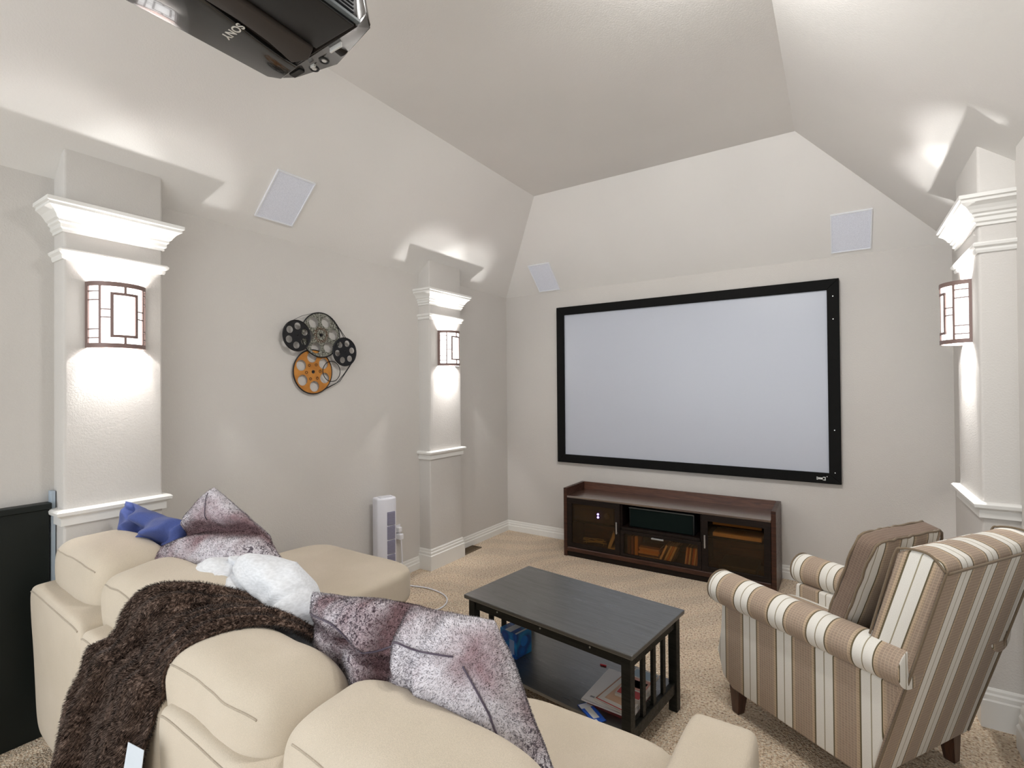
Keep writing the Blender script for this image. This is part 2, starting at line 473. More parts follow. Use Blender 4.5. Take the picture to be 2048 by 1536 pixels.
# ------------------------------------------------------------------ wall sconces
M_shade = plain('lit_mica_shade', (.9, .9, .9), .4, emit=(1, .985, .97), estr=2.6)
M_bulb = plain('bulb_glass', (1, 1, 1), .4, emit=(1, .96, .9), estr=12)
def arc_bar(th0, th1, z0, z1, r0, r1, d, seg):
    """curved block on a half ellipse (r across y, d off the wall). th in degrees from straight out"""
    bm = bmesh.new(); rings = []
    for i in range(seg+1):
        t = R(th0+(th1-th0)*i/seg)
        ring = []
        for (r, z) in ((r0, z0), (r1, z0), (r1, z1), (r0, z1)):
            ring.append(bm.verts.new((math.cos(t)*(d+r-r0), math.sin(t)*r, z)))
        rings.append(ring)
    for i in range(seg):
        for k in range(4): bm.faces.new((rings[i][k], rings[i][(k+1) % 4], rings[i+1][(k+1) % 4], rings[i+1][k]))
    bm.faces.new(list(reversed(rings[0]))); bm.faces.new(rings[-1])
    bmesh.ops.recalc_face_normals(bm, faces=list(bm.faces))
    return bm
def sconce(label, x, y, z, face, wt=1.0):
    rt = thing('wall_sconce', label, 'wall lamp', (x, y, z), 0 if face > 0 else PI, 'mission style wall sconces')
    W_, D_, H_2 = .108, .108, .145
    o = obj('back_plate', box_bm(0.0005, .006, -W_+.004, W_-.004, -H_2, H_2, .001), M_bronze, rt)
    o = obj('shade', arc_bar(-86, 86, -H_2+.006, H_2-.006, W_-.004, W_-.001, D_-.004, 24), M_shade, rt); autosmooth(o)
    def bar(nm, a, b, z0, z1, t=.006, seg=10):
        o = obj(nm, arc_bar(a, b, z0, z1, W_, W_+t, D_, seg), M_bronze, rt); autosmooth(o)
    bar('top_rail', -90, 90, H_2-.016, H_2+.004, .007, 24)
    bar('bottom_rail', -90, 90, -H_2-.004, -H_2+.016, .007, 24)
    for s in (-1, 1):
        bar('side_stile', s*90, s*78, -H_2, H_2, .007, 3)
        bar('muntin', s*46.5, s*51, -H_2, H_2, .005, 2)
        for zz in (.105, .066, -.066, -.105): bar('muntin', s*78, s*49, zz-.0026, zz+.0026, .005, 6)
        for zz in (.024, -.012): bar('muntin', s*47, s*28, zz-.0026, zz+.0026, .005, 5)
        bar('frame_side', s*22, s*28, -.098, .098, .006, 2)
    bar('frame_top', -28, 28, .090, .102, .006, 10); bar('frame_bottom', -28, 28, -.102, -.090, .006, 10)
    bar('muntin', -2.4, 2.4, .10, H_2, .006, 2); bar('muntin', -2.4, 2.4, -H_2, -.10, .006, 2)
    for dy in (-.058, .058):
        bm = bmesh.new(); bmesh.ops.create_uvsphere(bm, u_segments=16, v_segments=10, radius=.015, matrix=Matrix.Translation((.045, dy, -.02)))
        obj('bulb', bm, M_bulb, rt, True)
    for dy in (-.058, .058):
        ld = bpy.data.lights.new('bulb_light', 'POINT'); ld.energy = BULB_W/2*wt; ld.color = (1, .985, .965); ld.shadow_soft_size = .012
        lo_ = bpy.data.objects.new('bulb_light', ld); COL.objects.link(lo_); lo_.parent = rt; lo_.location = (.078, dy*.85, -.02)
    return rt
sconce('curved wall sconce on the large pilaster above the sofa\'s blue pillow', XL+PF, .962, 1.848, 1, 1.0)
sconce('curved wall sconce on the narrow pilaster between film reels and screen', XL+PF, 3.338, 1.848, 1, 1.6)
sconce('curved wall sconce on the right pilaster beyond the armchair, seen from its side', XR-PF+.012, 3.25, 1.848, -1, 2.2)

# ------------------------------------------------------------------ in-wall speakers in the slopes
M_grille = None
def grille_mat():
    m, nt, b = new_mat('speaker_grille')
    tc = N(nt, 'ShaderNodeTexCoord'); v = N(nt, 'ShaderNodeTexVoronoi'); v.inputs['Scale'].default_value = 260
    nt.links.new(tc.outputs['Object'], v.inputs['Vector'])
    r = ramp(nt, v.outputs['Distance'], [(.2, (.60, .63, .72)), (.5, (.76, .79, .88))])
    nt.links.new(r.outputs[0], b.inputs['Base Color']); b.inputs['Roughness'].default_value = .5
    return m
M_grille = grille_mat()
def ceil_speaker(label, c, ux, uy, w_, h_):
    """c centre on the slope, ux across, uy up the slope"""
    ux = Vector(ux).normalized(); uy = Vector(uy).normalized(); nz = ux.cross(uy)
    root = thing('ceiling_speaker', label, 'speaker', (0, 0, 0), 0, 'rectangular speaker grilles in the sloped ceiling')
    m = Matrix((ux, uy, nz)).transposed().to_4x4(); m.translation = c
    root.matrix_world = m
    fr = bmesh.new(); t = .008
    for (x0, x1, y0, y1) in ((-w_/2, w_/2, h_/2-t, h_/2), (-w_/2, w_/2, -h_/2, -h_/2+t), (-w_/2, -w_/2+t, -h_/2+t, h_/2-t), (w_/2-t, w_/2, -h_/2+t, h_/2-t)):
        box_bm(x0, x1, y0, y1, -.002, .010, .001, 1, fr)
    obj('speaker_frame', fr, plain('speaker_frame_paint', (.78, .80, .84), .4), root)
    obj('speaker_grille', box_bm(-w_/2+t, w_/2-t, -h_/2+t, h_/2-t, .0, .006), M_grille, root)
sl = Vector((CXL-XL, 0, ZC-ZW)).normalized(); slb = Vector((0, CYB-YB, ZC-ZW)).normalized()
def on_left(y, t): return Vector((XL, y, ZW))+sl*t
def on_back(x, t): return Vector((x, YB, ZW))+slb*t
ceil_speaker('rectangular speaker grille in the left slope above the film reels', on_left(1.778, .272), (0, 1, 0), sl, .245, .325)
ceil_speaker('rectangular speaker grille above the projection screen\'s left top corner', on_back(-2.432, .185), (1, 0, 0), slb, .238, .318)
ceil_speaker('rectangular speaker grille above the projection screen\'s right top corner', on_back(.080, .195), (1, 0, 0), slb, .245, .318)

# ------------------------------------------------------------------ projection screen
def screen():
    x0, x1, z0, z1 = -2.348, .005, .772, 2.296
    rt = thing('projection_screen', 'large wall mounted projection screen in a black velvet frame', 'projector screen', ((x0+x1)/2, YB, z0))
    cx = (x0+x1)/2
    m, nt, b = new_mat('screen_fabric')
    b.inputs['Base Color'].default_value = (.50, .53, .60, 1); b.inputs['Roughness'].default_value = .30
    b.inputs['Specular IOR Level'].default_value = .45
    obj('screen_fabric', box_bm(x0+.06-cx, x1-.06-cx, -.022, -.018, .06, z1-z0-.06), m, rt)
    t = .078; H = z1-z0; a, c = x0-cx, x1-cx
    def fr(nm, pts):
        bm = prism_bm(pts, 'y', -.045, -.006, .004, 2); obj(nm, bm, M_black, rt)
    fr('frame_top', [(a, H), (c, H), (c-t, H-t), (a+t, H-t)])
    fr('frame_bottom', [(a, 0), (c, 0), (c-t, t), (a+t, t)])
    fr('frame_side', [(a, 0), (a, H), (a+t, H-t), (a+t, t)])
    fr('frame_side', [(c, 0), (c, H), (c-t, H-t), (c-t, t)])
    lg = box_bm(c-.155, c-.105, -.0475, -.044, .030, .044)
    box_bm(c-.118, c-.100, -.0475, -.044, .024, .050, 0, 1, lg)
    box_bm(c-.158, c-.150, -.0475, -.044, .026, .048, 0, 1, lg)
    box_bm(c-.094, c-.088, -.0475, -.044, .050, .056, 0, 1, lg)
    o = obj('maker_badge', lg, plain('badge_silver', (.75, .77, .75), .3, .6), rt); o['label'] = 'small silver badge'
    for zz in (H-.13, H-.30, .40, .085): obj('frame_screw', cyl_bm((c-.04, -.0475, zz), .004, .004, 'y', 8), plain('badge_silver', (.75, .77, .75)), rt)
screen()

# ------------------------------------------------------------------ film reel wall art
def disc_holes(name, cy, cz, r, holes, x, th, mat, parent, hub=.012, hr=.0):
    """reel plate facing +x with real round openings. built as ring sectors around each hole"""
    cu = bpy.data.curves.new(name, 'CURVE'); cu.dimensions = '2D'; cu.fill_mode = 'BOTH'; cu.extrude = th/2
    def circ(px, py, rad, n=40, sq=1):
        s = cu.splines.new('POLY'); s.points.add(n-1); s.use_cyclic_u = True
        for i in range(n):
            a = 2*PI*i/n; s.points[i].co = (px+math.cos(a)*rad, py+math.sin(a)*rad*sq, 0, 1)
    circ(0, 0, r, 64)
    for (px, py, hr_) in holes: circ(px, py, hr_, 28)
    if hub: circ(0, 0, hub, 20)
    o = bpy.data.objects.new(name, cu); COL.objects.link(o)
    dg = bpy.context.evaluated_depsgraph_get()
    me = bpy.data.meshes.new_from_object(o.evaluated_get(dg))
    bpy.data.objects.remove(o)
    # curve plane xy -> world y z, normal +x
    me.transform(Matrix(((0, 0, 1, x), (1, 0, 0, cy), (0, 1, 0, cz), (0, 0, 0, 1))))
    return link_mesh(name, me, mat, parent, False)
def reels():
    rt = thing('film_reel_art', 'metal wall art of four film reels, two black, one grey, one orange', 'wall art', (XL, 2.14, 1.75))
    inv = Matrix.Translation((-XL, -2.14, -1.75))
    mb = plain('reel_black_metal', (.008, .008, .010), .35, .3)
    ms = MATS['x'] = new_mat('reel_grey_speckle'); ms, nt, b = ms
    tc = N(nt, 'ShaderNodeTexCoord'); no = N(nt, 'ShaderNodeTexNoise'); no.inputs['Scale'].default_value = 90; no.inputs['Detail'].default_value = 3
    nt.links.new(tc.outputs['Object'], no.inputs['Vector'])
    r = ramp(nt, no.outputs['Fac'], [(.38, (.05, .048, .035)), (.55, (.24, .24, .20)), (.7, (.42, .42, .38))])
    nt.links.new(r.outputs[0], b.inputs['Base Color']); b.inputs['Roughness'].default_value = .45; b.inputs['Metallic'].default_value = .3
    mo, nt, b = new_mat('reel_orange_metal')
    tc = N(nt, 'ShaderNodeTexCoord'); no = N(nt, 'ShaderNodeTexNoise'); no.inputs['Scale'].default_value = 12
    nt.links.new(tc.outputs['Object'], no.inputs['Vector'])
    r = ramp(nt, no.outputs['Fac'], [(.35, (.40, .15, .018)), (.65, (.55, .23, .035))])
    nt.links.new(r.outputs[0], b.inputs['Base Color']); b.inputs['Roughness'].default_value = .4
    mbr = plain('reel_dark_brown', (.10, .035, .008), .5)
    def ring(cy, cz, r, x, rr=.004, name='rim', mat=mb, parent=None):
        o = obj(name, tube_bm([(x, cy+math.cos(2*PI*k/48)*r, cz+math.sin(2*PI*k/48)*r) for k in range(48)], rr, 6, True), mat, parent or rt, True)
        return o
    def reel(cy, cz, r, hr, ho, rot, x, mat, nm):
        holes = [(math.cos(rot+k*PI/3)*ho, math.sin(rot+k*PI/3)*ho, hr) for k in range(6)]
        d = disc_holes(nm, cy, cz, r, holes, x, .003, mat, rt, hub=r*.085)
        ring(cy, cz, r, x, .0045, 'rim', mb, d)
        return d
    d = reel(2.095, 1.622, .147, .036, .098, .62, XL+.018, mo, 'orange_reel'); d['label'] = 'large orange reel'
    for k in range(6):
        a = .62+PI/6+k*PI/3
        cy, cz = 2.095+math.cos(a)*.052, 1.622+math.sin(a)*.052
        obj('hub_ornament', tube_bm([(XL+.0205, cy+math.cos(t*2*PI/10)*.008, cz+math.sin(t*2*PI/10)*.008) for t in range(10)], .0022, 5, True), mbr, d)
    d = reel(2.147, 1.872, .150, .036, .098, .10, XL+.032, ms, 'grey_reel'); d['label'] = 'large speckled grey reel'
    for k in range(12):
        a = k*PI/6
        cy, cz = 2.147+math.cos(a)*.045, 1.872+math.sin(a)*.045
        obj('hub_ornament', tube_bm([(XL+.0345, cy+math.cos(t*2*PI/8)*.008, cz+math.sin(t*2*PI/8)*.008) for t in range(8)], .002, 5, True), mbr, d)
    d = reel(1.957, 1.852, .098, .023, .062, .45, XL+.046, mb, 'black_reel')
    d = reel(2.330, 1.768, .098, .022, .062, .20, XL+.046, mb, 'black_reel')
    ring(2.232, 1.628, .070, XL+.030, .0028, 'film_loop')
    # film strips running between the reels
    def strip(pts, nm='film_strip', r=.0022): obj(nm, tube_bm(pts, r, 6), mb, rt, True)
    strip([(XL+.04, 1.93, 1.948), (XL+.035, 2.00, 1.985), (XL+.03, 2.10, 2.018)], r=.0014)
    strip([(XL+.035, 2.235, 1.995), (XL+.04, 2.29, 1.93), (XL+.045, 2.345, 1.862)])
    strip([(XL+.035, 2.20, 2.010), (XL+.04, 2.27, 1.955), (XL+.045, 2.325, 1.866)])
    strip([(XL+.045, 2.408, 1.710), (XL+.035, 2.36, 1.640), (XL+.028, 2.30, 1.560), (XL+.02, 2.20, 1.515)])
    strip([(XL+.045, 2.38, 1.683), (XL+.035, 2.335, 1.615), (XL+.028, 2.27, 1.545), (XL+.02, 2.17, 1.497)])
    for (cy, cz) in ((1.957, 1.852), (2.147, 1.872), (2.33, 1.768), (2.095, 1.622)):
        obj('wall_spacer', cyl_bm((XL, cy, cz), .008, .045 if cz != 1.622 else .018, 'x', 12), mb, rt)
    for o in rt.children:
        o.data.transform(inv)
        for c in o.children: c.data.transform(inv)
reels()

# ------------------------------------------------------------------ projector hung from the ceiling
def projector():
    cx, cy = -1.30, .72
    rt = thing('video_projector', 'glossy black video projector hanging upside down from the ceiling', 'projector', (cx, cy, 2.50))
    gl = plain('projector_gloss_black', (.012, .012, .012), .12, spec=.7, coat=.6)
    mt = plain('projector_matt_brown_black', (.016, .012, .010), .55)
    x0, x1, y0, y1 = -.215, .205, -.26, .215
    bm = box_bm(x0, x1, y0, y1, .008, .17, .0)
    es = [e for e in bm.edges]
    bmesh.ops.bevel(bm, geom=es, offset=.030, segments=5, affect='EDGES', profile=.5)
    autosmooth(obj('body', bm, mt, rt))
    # glossy left wing of the lid, bowed, with a curved inner edge
    def panel(nm, pts, z0, z1, mat, bev=.006):
        bm = prism_bm(pts, 'z', z0, z1, bev, 3); return autosmooth(obj(nm, bm, mat, rt))
    inner = [(-.035-.055*math.sin(t*PI/2)**3, -.255+t*.47) for t in [i/12 for i in range(13)]]
    wing = [(x0+.004, -.255), ] + inner + [(-.125, .218), (x0+.03, .222), (x0+.004, .19)]
    panel('glossy_lid', wing, -.006, .02, gl, .005)
    cen = [(-.030, -.255)] + [(.050-.02*t, -.255+t*.44) for t in [i/8 for i in range(9)]] + [(-.02, .205), (-.075, .185)] + [(-.045, .09), (-.033, 0)]
    panel('centre_ridge', cen, -.014, .02, plain('projector_brown_ridge', (.030, .022, .017), .6), .006)
    panel('right_lid', [(.06, -.255), (x1-.008, -.255), (x1-.008, .195), (.030, .195)], -.004, .02, plain('projector_satin_black', (.006, .006, .006), .35), .003)
    # trim strip and cooling slats on the side
    obj('side_trim', box_bm(x1-.008, x1+.006, y0+.03, y1-.01, .004, .014, .002), plain('projector_trim_grey', (.12, .14, .15), .3), rt)
    for k in range(13):
        z = .022+k*.0105
        obj('vent_slat', box_bm(x1-.004, x1+.005, y0+.04, y1-.03, z, z+.005, .001, 1), plain('projector_slat', (.055, .058, .065), .35), rt)
    # bevelled front with buttons and sockets
    bm = bmesh.new()
    fp = [(x0+.012, .212, -.002), (x1-.006, .205, -.002), (x1-.006, .235, .06), (x1-.03, .275, .045), (-.02, .312, .030), (x0+.05, .262, .012)]
    v = [bm.verts.new(p) for p in fp]; u = [bm.verts.new((p[0], p[1]-.02, p[2]+.08)) for p in fp]
    bm.faces.new(v); bm.faces.new(list(reversed(u)))
    for i in range(6): bm.faces.new((v[(i+1) % 6], v[i], u[i], u[(i+1) % 6]))
    bmesh.ops.recalc_face_normals(bm, faces=list(bm.faces)); bmesh.ops.bevel(bm, geom=list(bm.edges), offset=.005, segments=3, affect='EDGES')
    autosmooth(obj('front_bezel', bm, plain('projector_grey_gloss', (.055, .05, .047), .2, coat=.5), rt))
    blk = plain('projector_button_black', (.004, .004, .004), .3)
    lt = plain('projector_mark_pale', (.6, .6, .58), .4)
    def on(x, y): return .0 + max(0, (y-.21))*.33
    for (x, y, r) in ((-.010, .252, .013), (-.073, .262, .013)):
        b_ = obj('round_button', tube_bm([(x+math.cos(k*PI/12)*r, y+math.sin(k*PI/12)*r, on(x, y)-.006) for k in range(24)], .003, 6, True), blk, rt, True)
        obj('button_cap', cyl_bm((x, y, on(x, y)-.008), r*.55, .012, 'z', 16), lt, b_)
    obj('socket_panel', box_bm(-.150, -.098, .226, .246, -.002, .012, .002), blk, rt)
    obj('button_mark', box_bm(-.060, -.042, .238, .246, -.004, .004, .001), lt, rt)
    obj('button_mark', box_bm(.055, .105, .222, .228, -.008, .006, .001), lt, rt)
    obj('lens_ring', cyl_bm((.03, .262, .075), .045, .03, 'y', 32), blk, rt)
    # writing, read from below
    fc = bpy.data.curves.new('t', 'FONT'); fc.body = 'SONY'; fc.size = .032; fc.extrude = .0006; fc.align_x = 'CENTER'; fc.space_character = 1.05; fc.offset = .0006
    fo = bpy.data.objects.new('t', fc); COL.objects.link(fo)
    dg = bpy.context.evaluated_depsgraph_get(); me = bpy.data.meshes.new_from_object(fo.evaluated_get(dg)); bpy.data.objects.remove(fo)
    me.transform(Matrix(((-1, 0, 0, -.094), (0, 1, 0, .010), (0, 0, -1, -.0068), (0, 0, 0, 1))))
    o = link_mesh('lettering', me, plain('lettering_pale', (.62, .60, .55), .4), rt, False); o['label'] = 'pale raised lettering SONY'
    # bracket and drop pole
    obj('mount_plate', box_bm(-.09, .09, -.12, .08, .168, .176, .002), blk, rt)
    obj('mount_pole', cyl_bm((0, -.02, .17), .022, .48, 'z', 20), blk, rt, True)
    obj('ceiling_plate', cyl_bm((0, -.02, .648), .06, .012, 'z', 28), blk, rt)
projector()

# ------------------------------------------------------------------ added ceiling fill lights, out of view, to brighten the far end
M_fill = plain('fill_lens', (.9, .9, .9), .3, emit=(1, .985, .965), estr=4)
def fill_can(label, x, y, watt, tilt=0, turn=0):
    rt = thing('fill_light', label, 'fill light', (x, y, ZC), 0, 'added fill lights in the flat ceiling')
    bm = tube_bm([(math.cos(2*PI*k/32)*.085, math.sin(2*PI*k/32)*.085, -.004) for k in range(32)], .008, 6, True)
    obj('trim_ring', bm, M_trim, rt, True)
    obj('lens', cyl_bm((0, 0, -.006), .078, .005, 'z', 32), M_fill, rt)
    ld = bpy.data.lights.new('fill_glow', 'AREA'); ld.shape = 'DISK'; ld.size = .15; ld.energy = FILL_W*watt; ld.color = (1, .985, .965)
    lo_ = bpy.data.objects.new('fill_glow', ld); COL.objects.link(lo_); lo_.parent = rt; lo_.location = (0, 0, -.03 if tilt else -.012)
    lo_.rotation_euler = (R(tilt), 0, R(turn))
for lb, x, y, wt, ti, tu in (('added unseen fill light in the flat ceiling nearest the screen', -.42, 1.85, .60, 22, 12),
                     ('added unseen fill light in the flat ceiling in front of the projector', -.70, 1.55, .62, 30, 0)):
    fill_can(lb, x, y, wt, ti, tu)

# ------------------------------------------------------------------ low black panel against the left wall
def black_panel():
    rt = thing('black_cabinet', 'low glossy black cabinet against the left wall behind the sofa', 'cabinet', (XL+.002, .2, 0))
    gm = plain('cabinet_black_gloss', (.006, .009, .008), .45, spec=.3)
    obj('body', box_bm(.0, .045, -.55, .545, 0.0, .985, .003), gm, rt)
    obj('top', box_bm(.0, .055, -.555, .552, .985, 1.012, .003), gm, rt)
    obj('side_strip', box_bm(.0, .035, .553, .569, .60, 1.06, .002), plain('pale_blue_strip', (.42, .50, .58), .4), rt)['label'] = 'pale bluish edge strip'
black_panel()

# ------------------------------------------------------------------ outlet with plug, tower heater, cord, floor register
def outlet():
    rt = thing('wall_outlet', 'white outlet plate on the wall beside the tower heater', 'outlet', (XL, 2.86, .36))
    obj('plate', box_bm(0, .006, -.036, .036, -.058, .058, .002), M_plug, rt)
    o = obj('socket', box_bm(.006, .010, -.017, .017, -.045, -.012, .003), M_plug, rt)
    pg = thing('power_lead', 'white power lead with plugs, looping on the carpet beside the chaise', 'cord', (XL, 2.86, .385))
    obj('plug_body', box_bm(.010, .045, -.018, .018, -.018, .022, .006), M_plug, pg)
    obj('plug_body', box_bm(.010, .060, -.020, .020, -.075, -.030, .007), M_plug, pg)
    return pg
PLUG = outlet()
def heater():
    rt = thing('tower_heater', 'slim white tower heater standing behind the chaise', 'heater', (-2.845, 2.62, 0), R(-18))
    m = plain('heater_white', (.74, .74, .80), .35)
    bm = prism_bm([(-.055, -.075), (.035, -.075), (.062, -.045), (.066, 0), (.062, .045), (.035, .075), (-.055, .075)], 'z', .035, .70, .012, 3)
    autosmooth(obj('housing', bm, m, rt))
    obj('base', cyl_bm((0, 0, .0), .085, .035, 'z', 32, .075), m, rt, False)
    gm = plain('heater_grille_grey', (.22, .21, .30), .5)
    for k in range(5):
        z1 = .60-k*.105
        g = obj('grille', box_bm(.056, .070, -.012, .050, z1-.098, z1, .003), gm, rt)
        for q in range(9): obj('grille_slat', box_bm(.069, .0725, -.010, .048, z1-.092+q*.0102, z1-.088+q*.0102), plain('heater_slat', (.32, .31, .40), .5), g)
    obj('top_panel', box_bm(-.035, .03, -.045, .045, .699, .704, .002), plain('heater_top_grey', (.6, .6, .64), .4), rt)
heater()
def catmull(pts, n=8):
    P = [Vector(p) for p in pts]; out = []
    for i in range(len(P)-1):
        a, b, c, d = P[max(i-1, 0)], P[i], P[i+1], P[min(i+2, len(P)-1)]
        for k in range(n):
            t = k/n
            out.append(.5*((2*b)+(c-a)*t+(2*a-5*b+4*c-d)*t*t+(3*b-a-3*c+d)*t**3))
    return out+[P[-1]]
co_ = obj('cord', tube_bm([p-Vector((XL, 2.86, .385)) for p in catmull([(XL+.05, 2.86, .31), (XL+.07, 2.85, .12), (XL+.09, 2.80, .012), (-2.79, 2.78, .007), (-2.60, 2.82, .007), (-2.42, 2.79, .007), (-2.32, 2.70, .007), (-2.30, 2.58, .007), (-2.38, 2.46, .007), (-2.52, 2.40, .007), (-2.68, 2.44, .007), (-2.79, 2.54, .010)])], .005, 8), M_plug, PLUG, True)
def register():
    rt = thing('floor_register', 'small brown floor register beside the narrow pilaster', 'floor vent', (-2.90, 3.68, 0))
    m = plain('register_brown', (.16, .115, .07), .5, .2)
    bm = box_bm(-.055, -.045, -.14, .14, 0, .008); box_bm(.045, .055, -.14, .14, 0, .008, 0, 1, bm)
    box_bm(-.055, .055, -.14, -.13, 0, .008, 0, 1, bm); box_bm(-.055, .055, .13, .14, 0, .008, 0, 1, bm)
    obj('register_frame', bm, m, rt)
    for k in range(12): obj('louver', box_bm(-.045, .045, -.125+k*.0215, -.118+k*.0215, .001, .006), m, rt)
register()

# ------------------------------------------------------------------ media console
def console():
    x0, x1, yf, yb = -2.090, -.392, 4.04, 4.43
    cx = (x0+x1)/2
    rt = thing('media_console', 'long espresso media console with smoked glass doors under the screen', 'media console', (cx, yf, 0))
    E_, D_ = M_espresso, M_dark
    a, b = x0-cx, x1-cx; d = yb-yf
    def B(nm, *a_, mat=D_, bev=.002, par=None): return obj(nm, box_bm(*a_, bev, 1), mat, par or rt)
    B('side_panel', a, a+.032, 0, d, 0.0, .605, mat=E_); B('side_panel', b-.032, b, 0, d, 0.0, .605, mat=E_)
    B('top_board', a+.032, b-.032, .002, d-.02, .520, .538, mat=M_glosstop)
    B('gallery_back', a+.032, b-.032, d-.022, d, .08, .605, mat=M_inner)
    B('base_board', a+.032, b-.032, -.004, d-.022, .045, .085, mat=E_, bev=.006)
    B('plinth', a+.032, b-.032, .012, d-.03, .0, .045)
    xa, xb = -1.560-cx, -.905-cx
    for x in (xa, xb): B('divider', x-.012, x+.012, .022, d-.022, .085, .520)
    B('shelf', xa+.012, xb-.012, .004, d-.022, .308, .330)
    B('shelf', a+.032, xa-.012, .05, d-.022, .300, .314); B('shelf', xb+.012, b-.032, .05, d-.022, .335, .349)
    B('shelf', xb+.012, b-.032, .05, d-.022, .425, .437)
    # smoked glass
    gm, nt, bs = new_mat('smoked_glass')
    out = nt.nodes['Material Output']
    tr = N(nt, 'ShaderNodeBsdfTransparent'); tr.inputs[0].default_value = (.80, .66, .46, 1)
    gs = N(nt, 'ShaderNodeBsdfGlossy'); gs.inputs['Roughness'].default_value = .04; gs.inputs[0].default_value = (.9, .9, .9, 1)
    lw = N(nt, 'ShaderNodeLayerWeight'); lw.inputs[0].default_value = .25
    ml = N(nt, 'ShaderNodeMath', operation='MULTIPLY_ADD'); ml.inputs[1].default_value = .5; ml.inputs[2].default_value = .02
    nt.links.new(lw.outputs['Fresnel'], ml.inputs[0])
    mx = N(nt, 'ShaderNodeMixShader'); nt.links.new(ml.outputs[0], mx.inputs[0]); nt.links.new(tr.outputs[0], mx.inputs[1]); nt.links.new(gs.outputs[0], mx.inputs[2])
    nt.links.new(mx.outputs[0], out.inputs[0])
    hm = plain('brushed_handle', (.45, .46, .48), .3, .8)
    def door(xl, xr, zl, zh, hx, horiz=False, st=.045):
        fr = bmesh.new()
        box_bm(xl, xr, .0, .018, zh-st, zh, .001, 1, fr); box_bm(xl, xr, .0, .018, zl, zl+st*.8, .001, 1, fr)
        box_bm(xl, xl+st, .0, .018, zl+st*.8, zh-st, .001, 1, fr); box_bm(xr-st, xr, .0, .018, zl+st*.8, zh-st, .001, 1, fr)
        f = obj('door' if not horiz else 'drop_door', fr, D_, rt)
        obj('glass_pane', box_bm(xl+st-.003, xr-st+.003, .007, .011, zl+st*.8-.003, zh-st+.003), gm, f)
        if horiz:
            obj('handle', box_bm(hx-.05, hx+.05, -.022, -.012, zh-.035, zh-.022, .003), hm, f)
            obj('handle_post', box_bm(hx-.045, hx-.037, -.014, .002, zh-.033, zh-.024), hm, f); obj('handle_post', box_bm(hx+.037, hx+.045, -.014, .002, zh-.033, zh-.024), hm, f)
        else:
            obj('handle', box_bm(hx-.006, hx+.006, -.022, -.012, (zl+zh)/2-.035, (zl+zh)/2+.065, .003), hm, f)
            obj('handle_post', box_bm(hx-.004, hx+.004, -.014, .002, (zl+zh)/2-.03, (zl+zh)/2-.02), hm, f)
    door(a+.034, xa-.002, .088, .518, xa-.026); door(xb+.002, b-.034, .088, .518, xb+.028)
    door(xa+.001, xb-.001, .088, .306, 0, True, .028)
    return cx, yf
CCX, CYF_ = console()
def inside(x, y, z): return (CCX+x, CYF_+y, z)
# centre speaker
def centre_speaker():
    rt = thing('centre_speaker', 'long dark centre speaker in the open middle slot of the console', 'speaker', (-1.232, 4.20, .330))
    autosmooth(obj('body', box_bm(-.265, .265, -.11, .13, 0, .165, .006), plain('speaker_black', (.008, .010, .010), .4), rt))
    obj('front_grille', box_bm(-.255, .255, -.122, -.110, .008, .157, .004), plain('speaker_cloth_green_black', (.004, .009, .008), .8, spec=.1), rt)
    obj('top_edge', box_bm(-.265, .265, -.124, -.108, .158, .166, .002), plain('speaker_edge_grey', (.08, .09, .09), .4), rt)
centre_speaker()
# receiver with blue lights behind the left door
def receiver():
    rt = thing('av_receiver', 'black receiver with two glowing blue lights behind the left glass door', 'receiver', (-1.82, 4.22, .314))
    autosmooth(obj('body', box_bm(-.19, .19, -.13, .17, .012, .150, .004), plain('receiver_black', (.012, .012, .013), .35), rt))
    obj('front_panel', box_bm(-.19, .19, -.140, -.130, .010, .152, .003), plain('receiver_panel', (.020, .020, .022), .3), rt)
    lm = plain('blue_indicator', (.1, .1, 1), .4, emit=(.12, .10, 1.0), estr=30)
    for z in (.058, .084): obj('blue_light', cyl_bm((.045, -.144, z), .0085, .006, 'y', 12), lm, rt)
    obj('volume_knob', cyl_bm((.13, -.158, .08), .024, .02, 'y', 24), plain('knob_grey', (.10, .10, .10), .3, .5), rt)
    for x in (-.16, .16):
        for y in (-.10, .13): obj('foot', cyl_bm((x, y, 0), .014, .013, 'z', 12), plain('rubber', (.01, .01, .01), .8), rt)
receiver()
def coil(label, cx, cy, cz, r, n, mat, seed):
    rnd = random.Random(seed)
    pts = [(cx+math.cos(t*.9)*r*(1+rnd.uniform(-.25, .25)), cy+math.sin(t*.9)*r*.45, cz+.006+abs(math.sin(t*.37))*.045) for t in range(n)]
    o = obj('cable_bundle', tube_bm(catmull(pts, 5), .0035, 6), mat, None, True); tag(o, label, 'cable')
coil('tangle of beige cables on the console floor behind the left door', -1.86, 4.19, .088, .10, 26, plain('cable_beige', (.45, .38, .22), .5), 3)
rt = thing('router', 'white modem on a tilt behind the left glass door', 'modem', (-1.66, 4.16, .086), R(20))
o = obj('body', box_bm(-.055, .045, -.05, .05, .0, .028, .004), plain('modem_white', (.65, .60, .52), .5), rt)
o = obj('upright_case', prism_bm([(-.055, .028), (-.030, .028), (.02, .15), (-.005, .16)], 'y', -.045, .035, .002, 1), plain('modem_white', (.65, .60, .52)), rt)
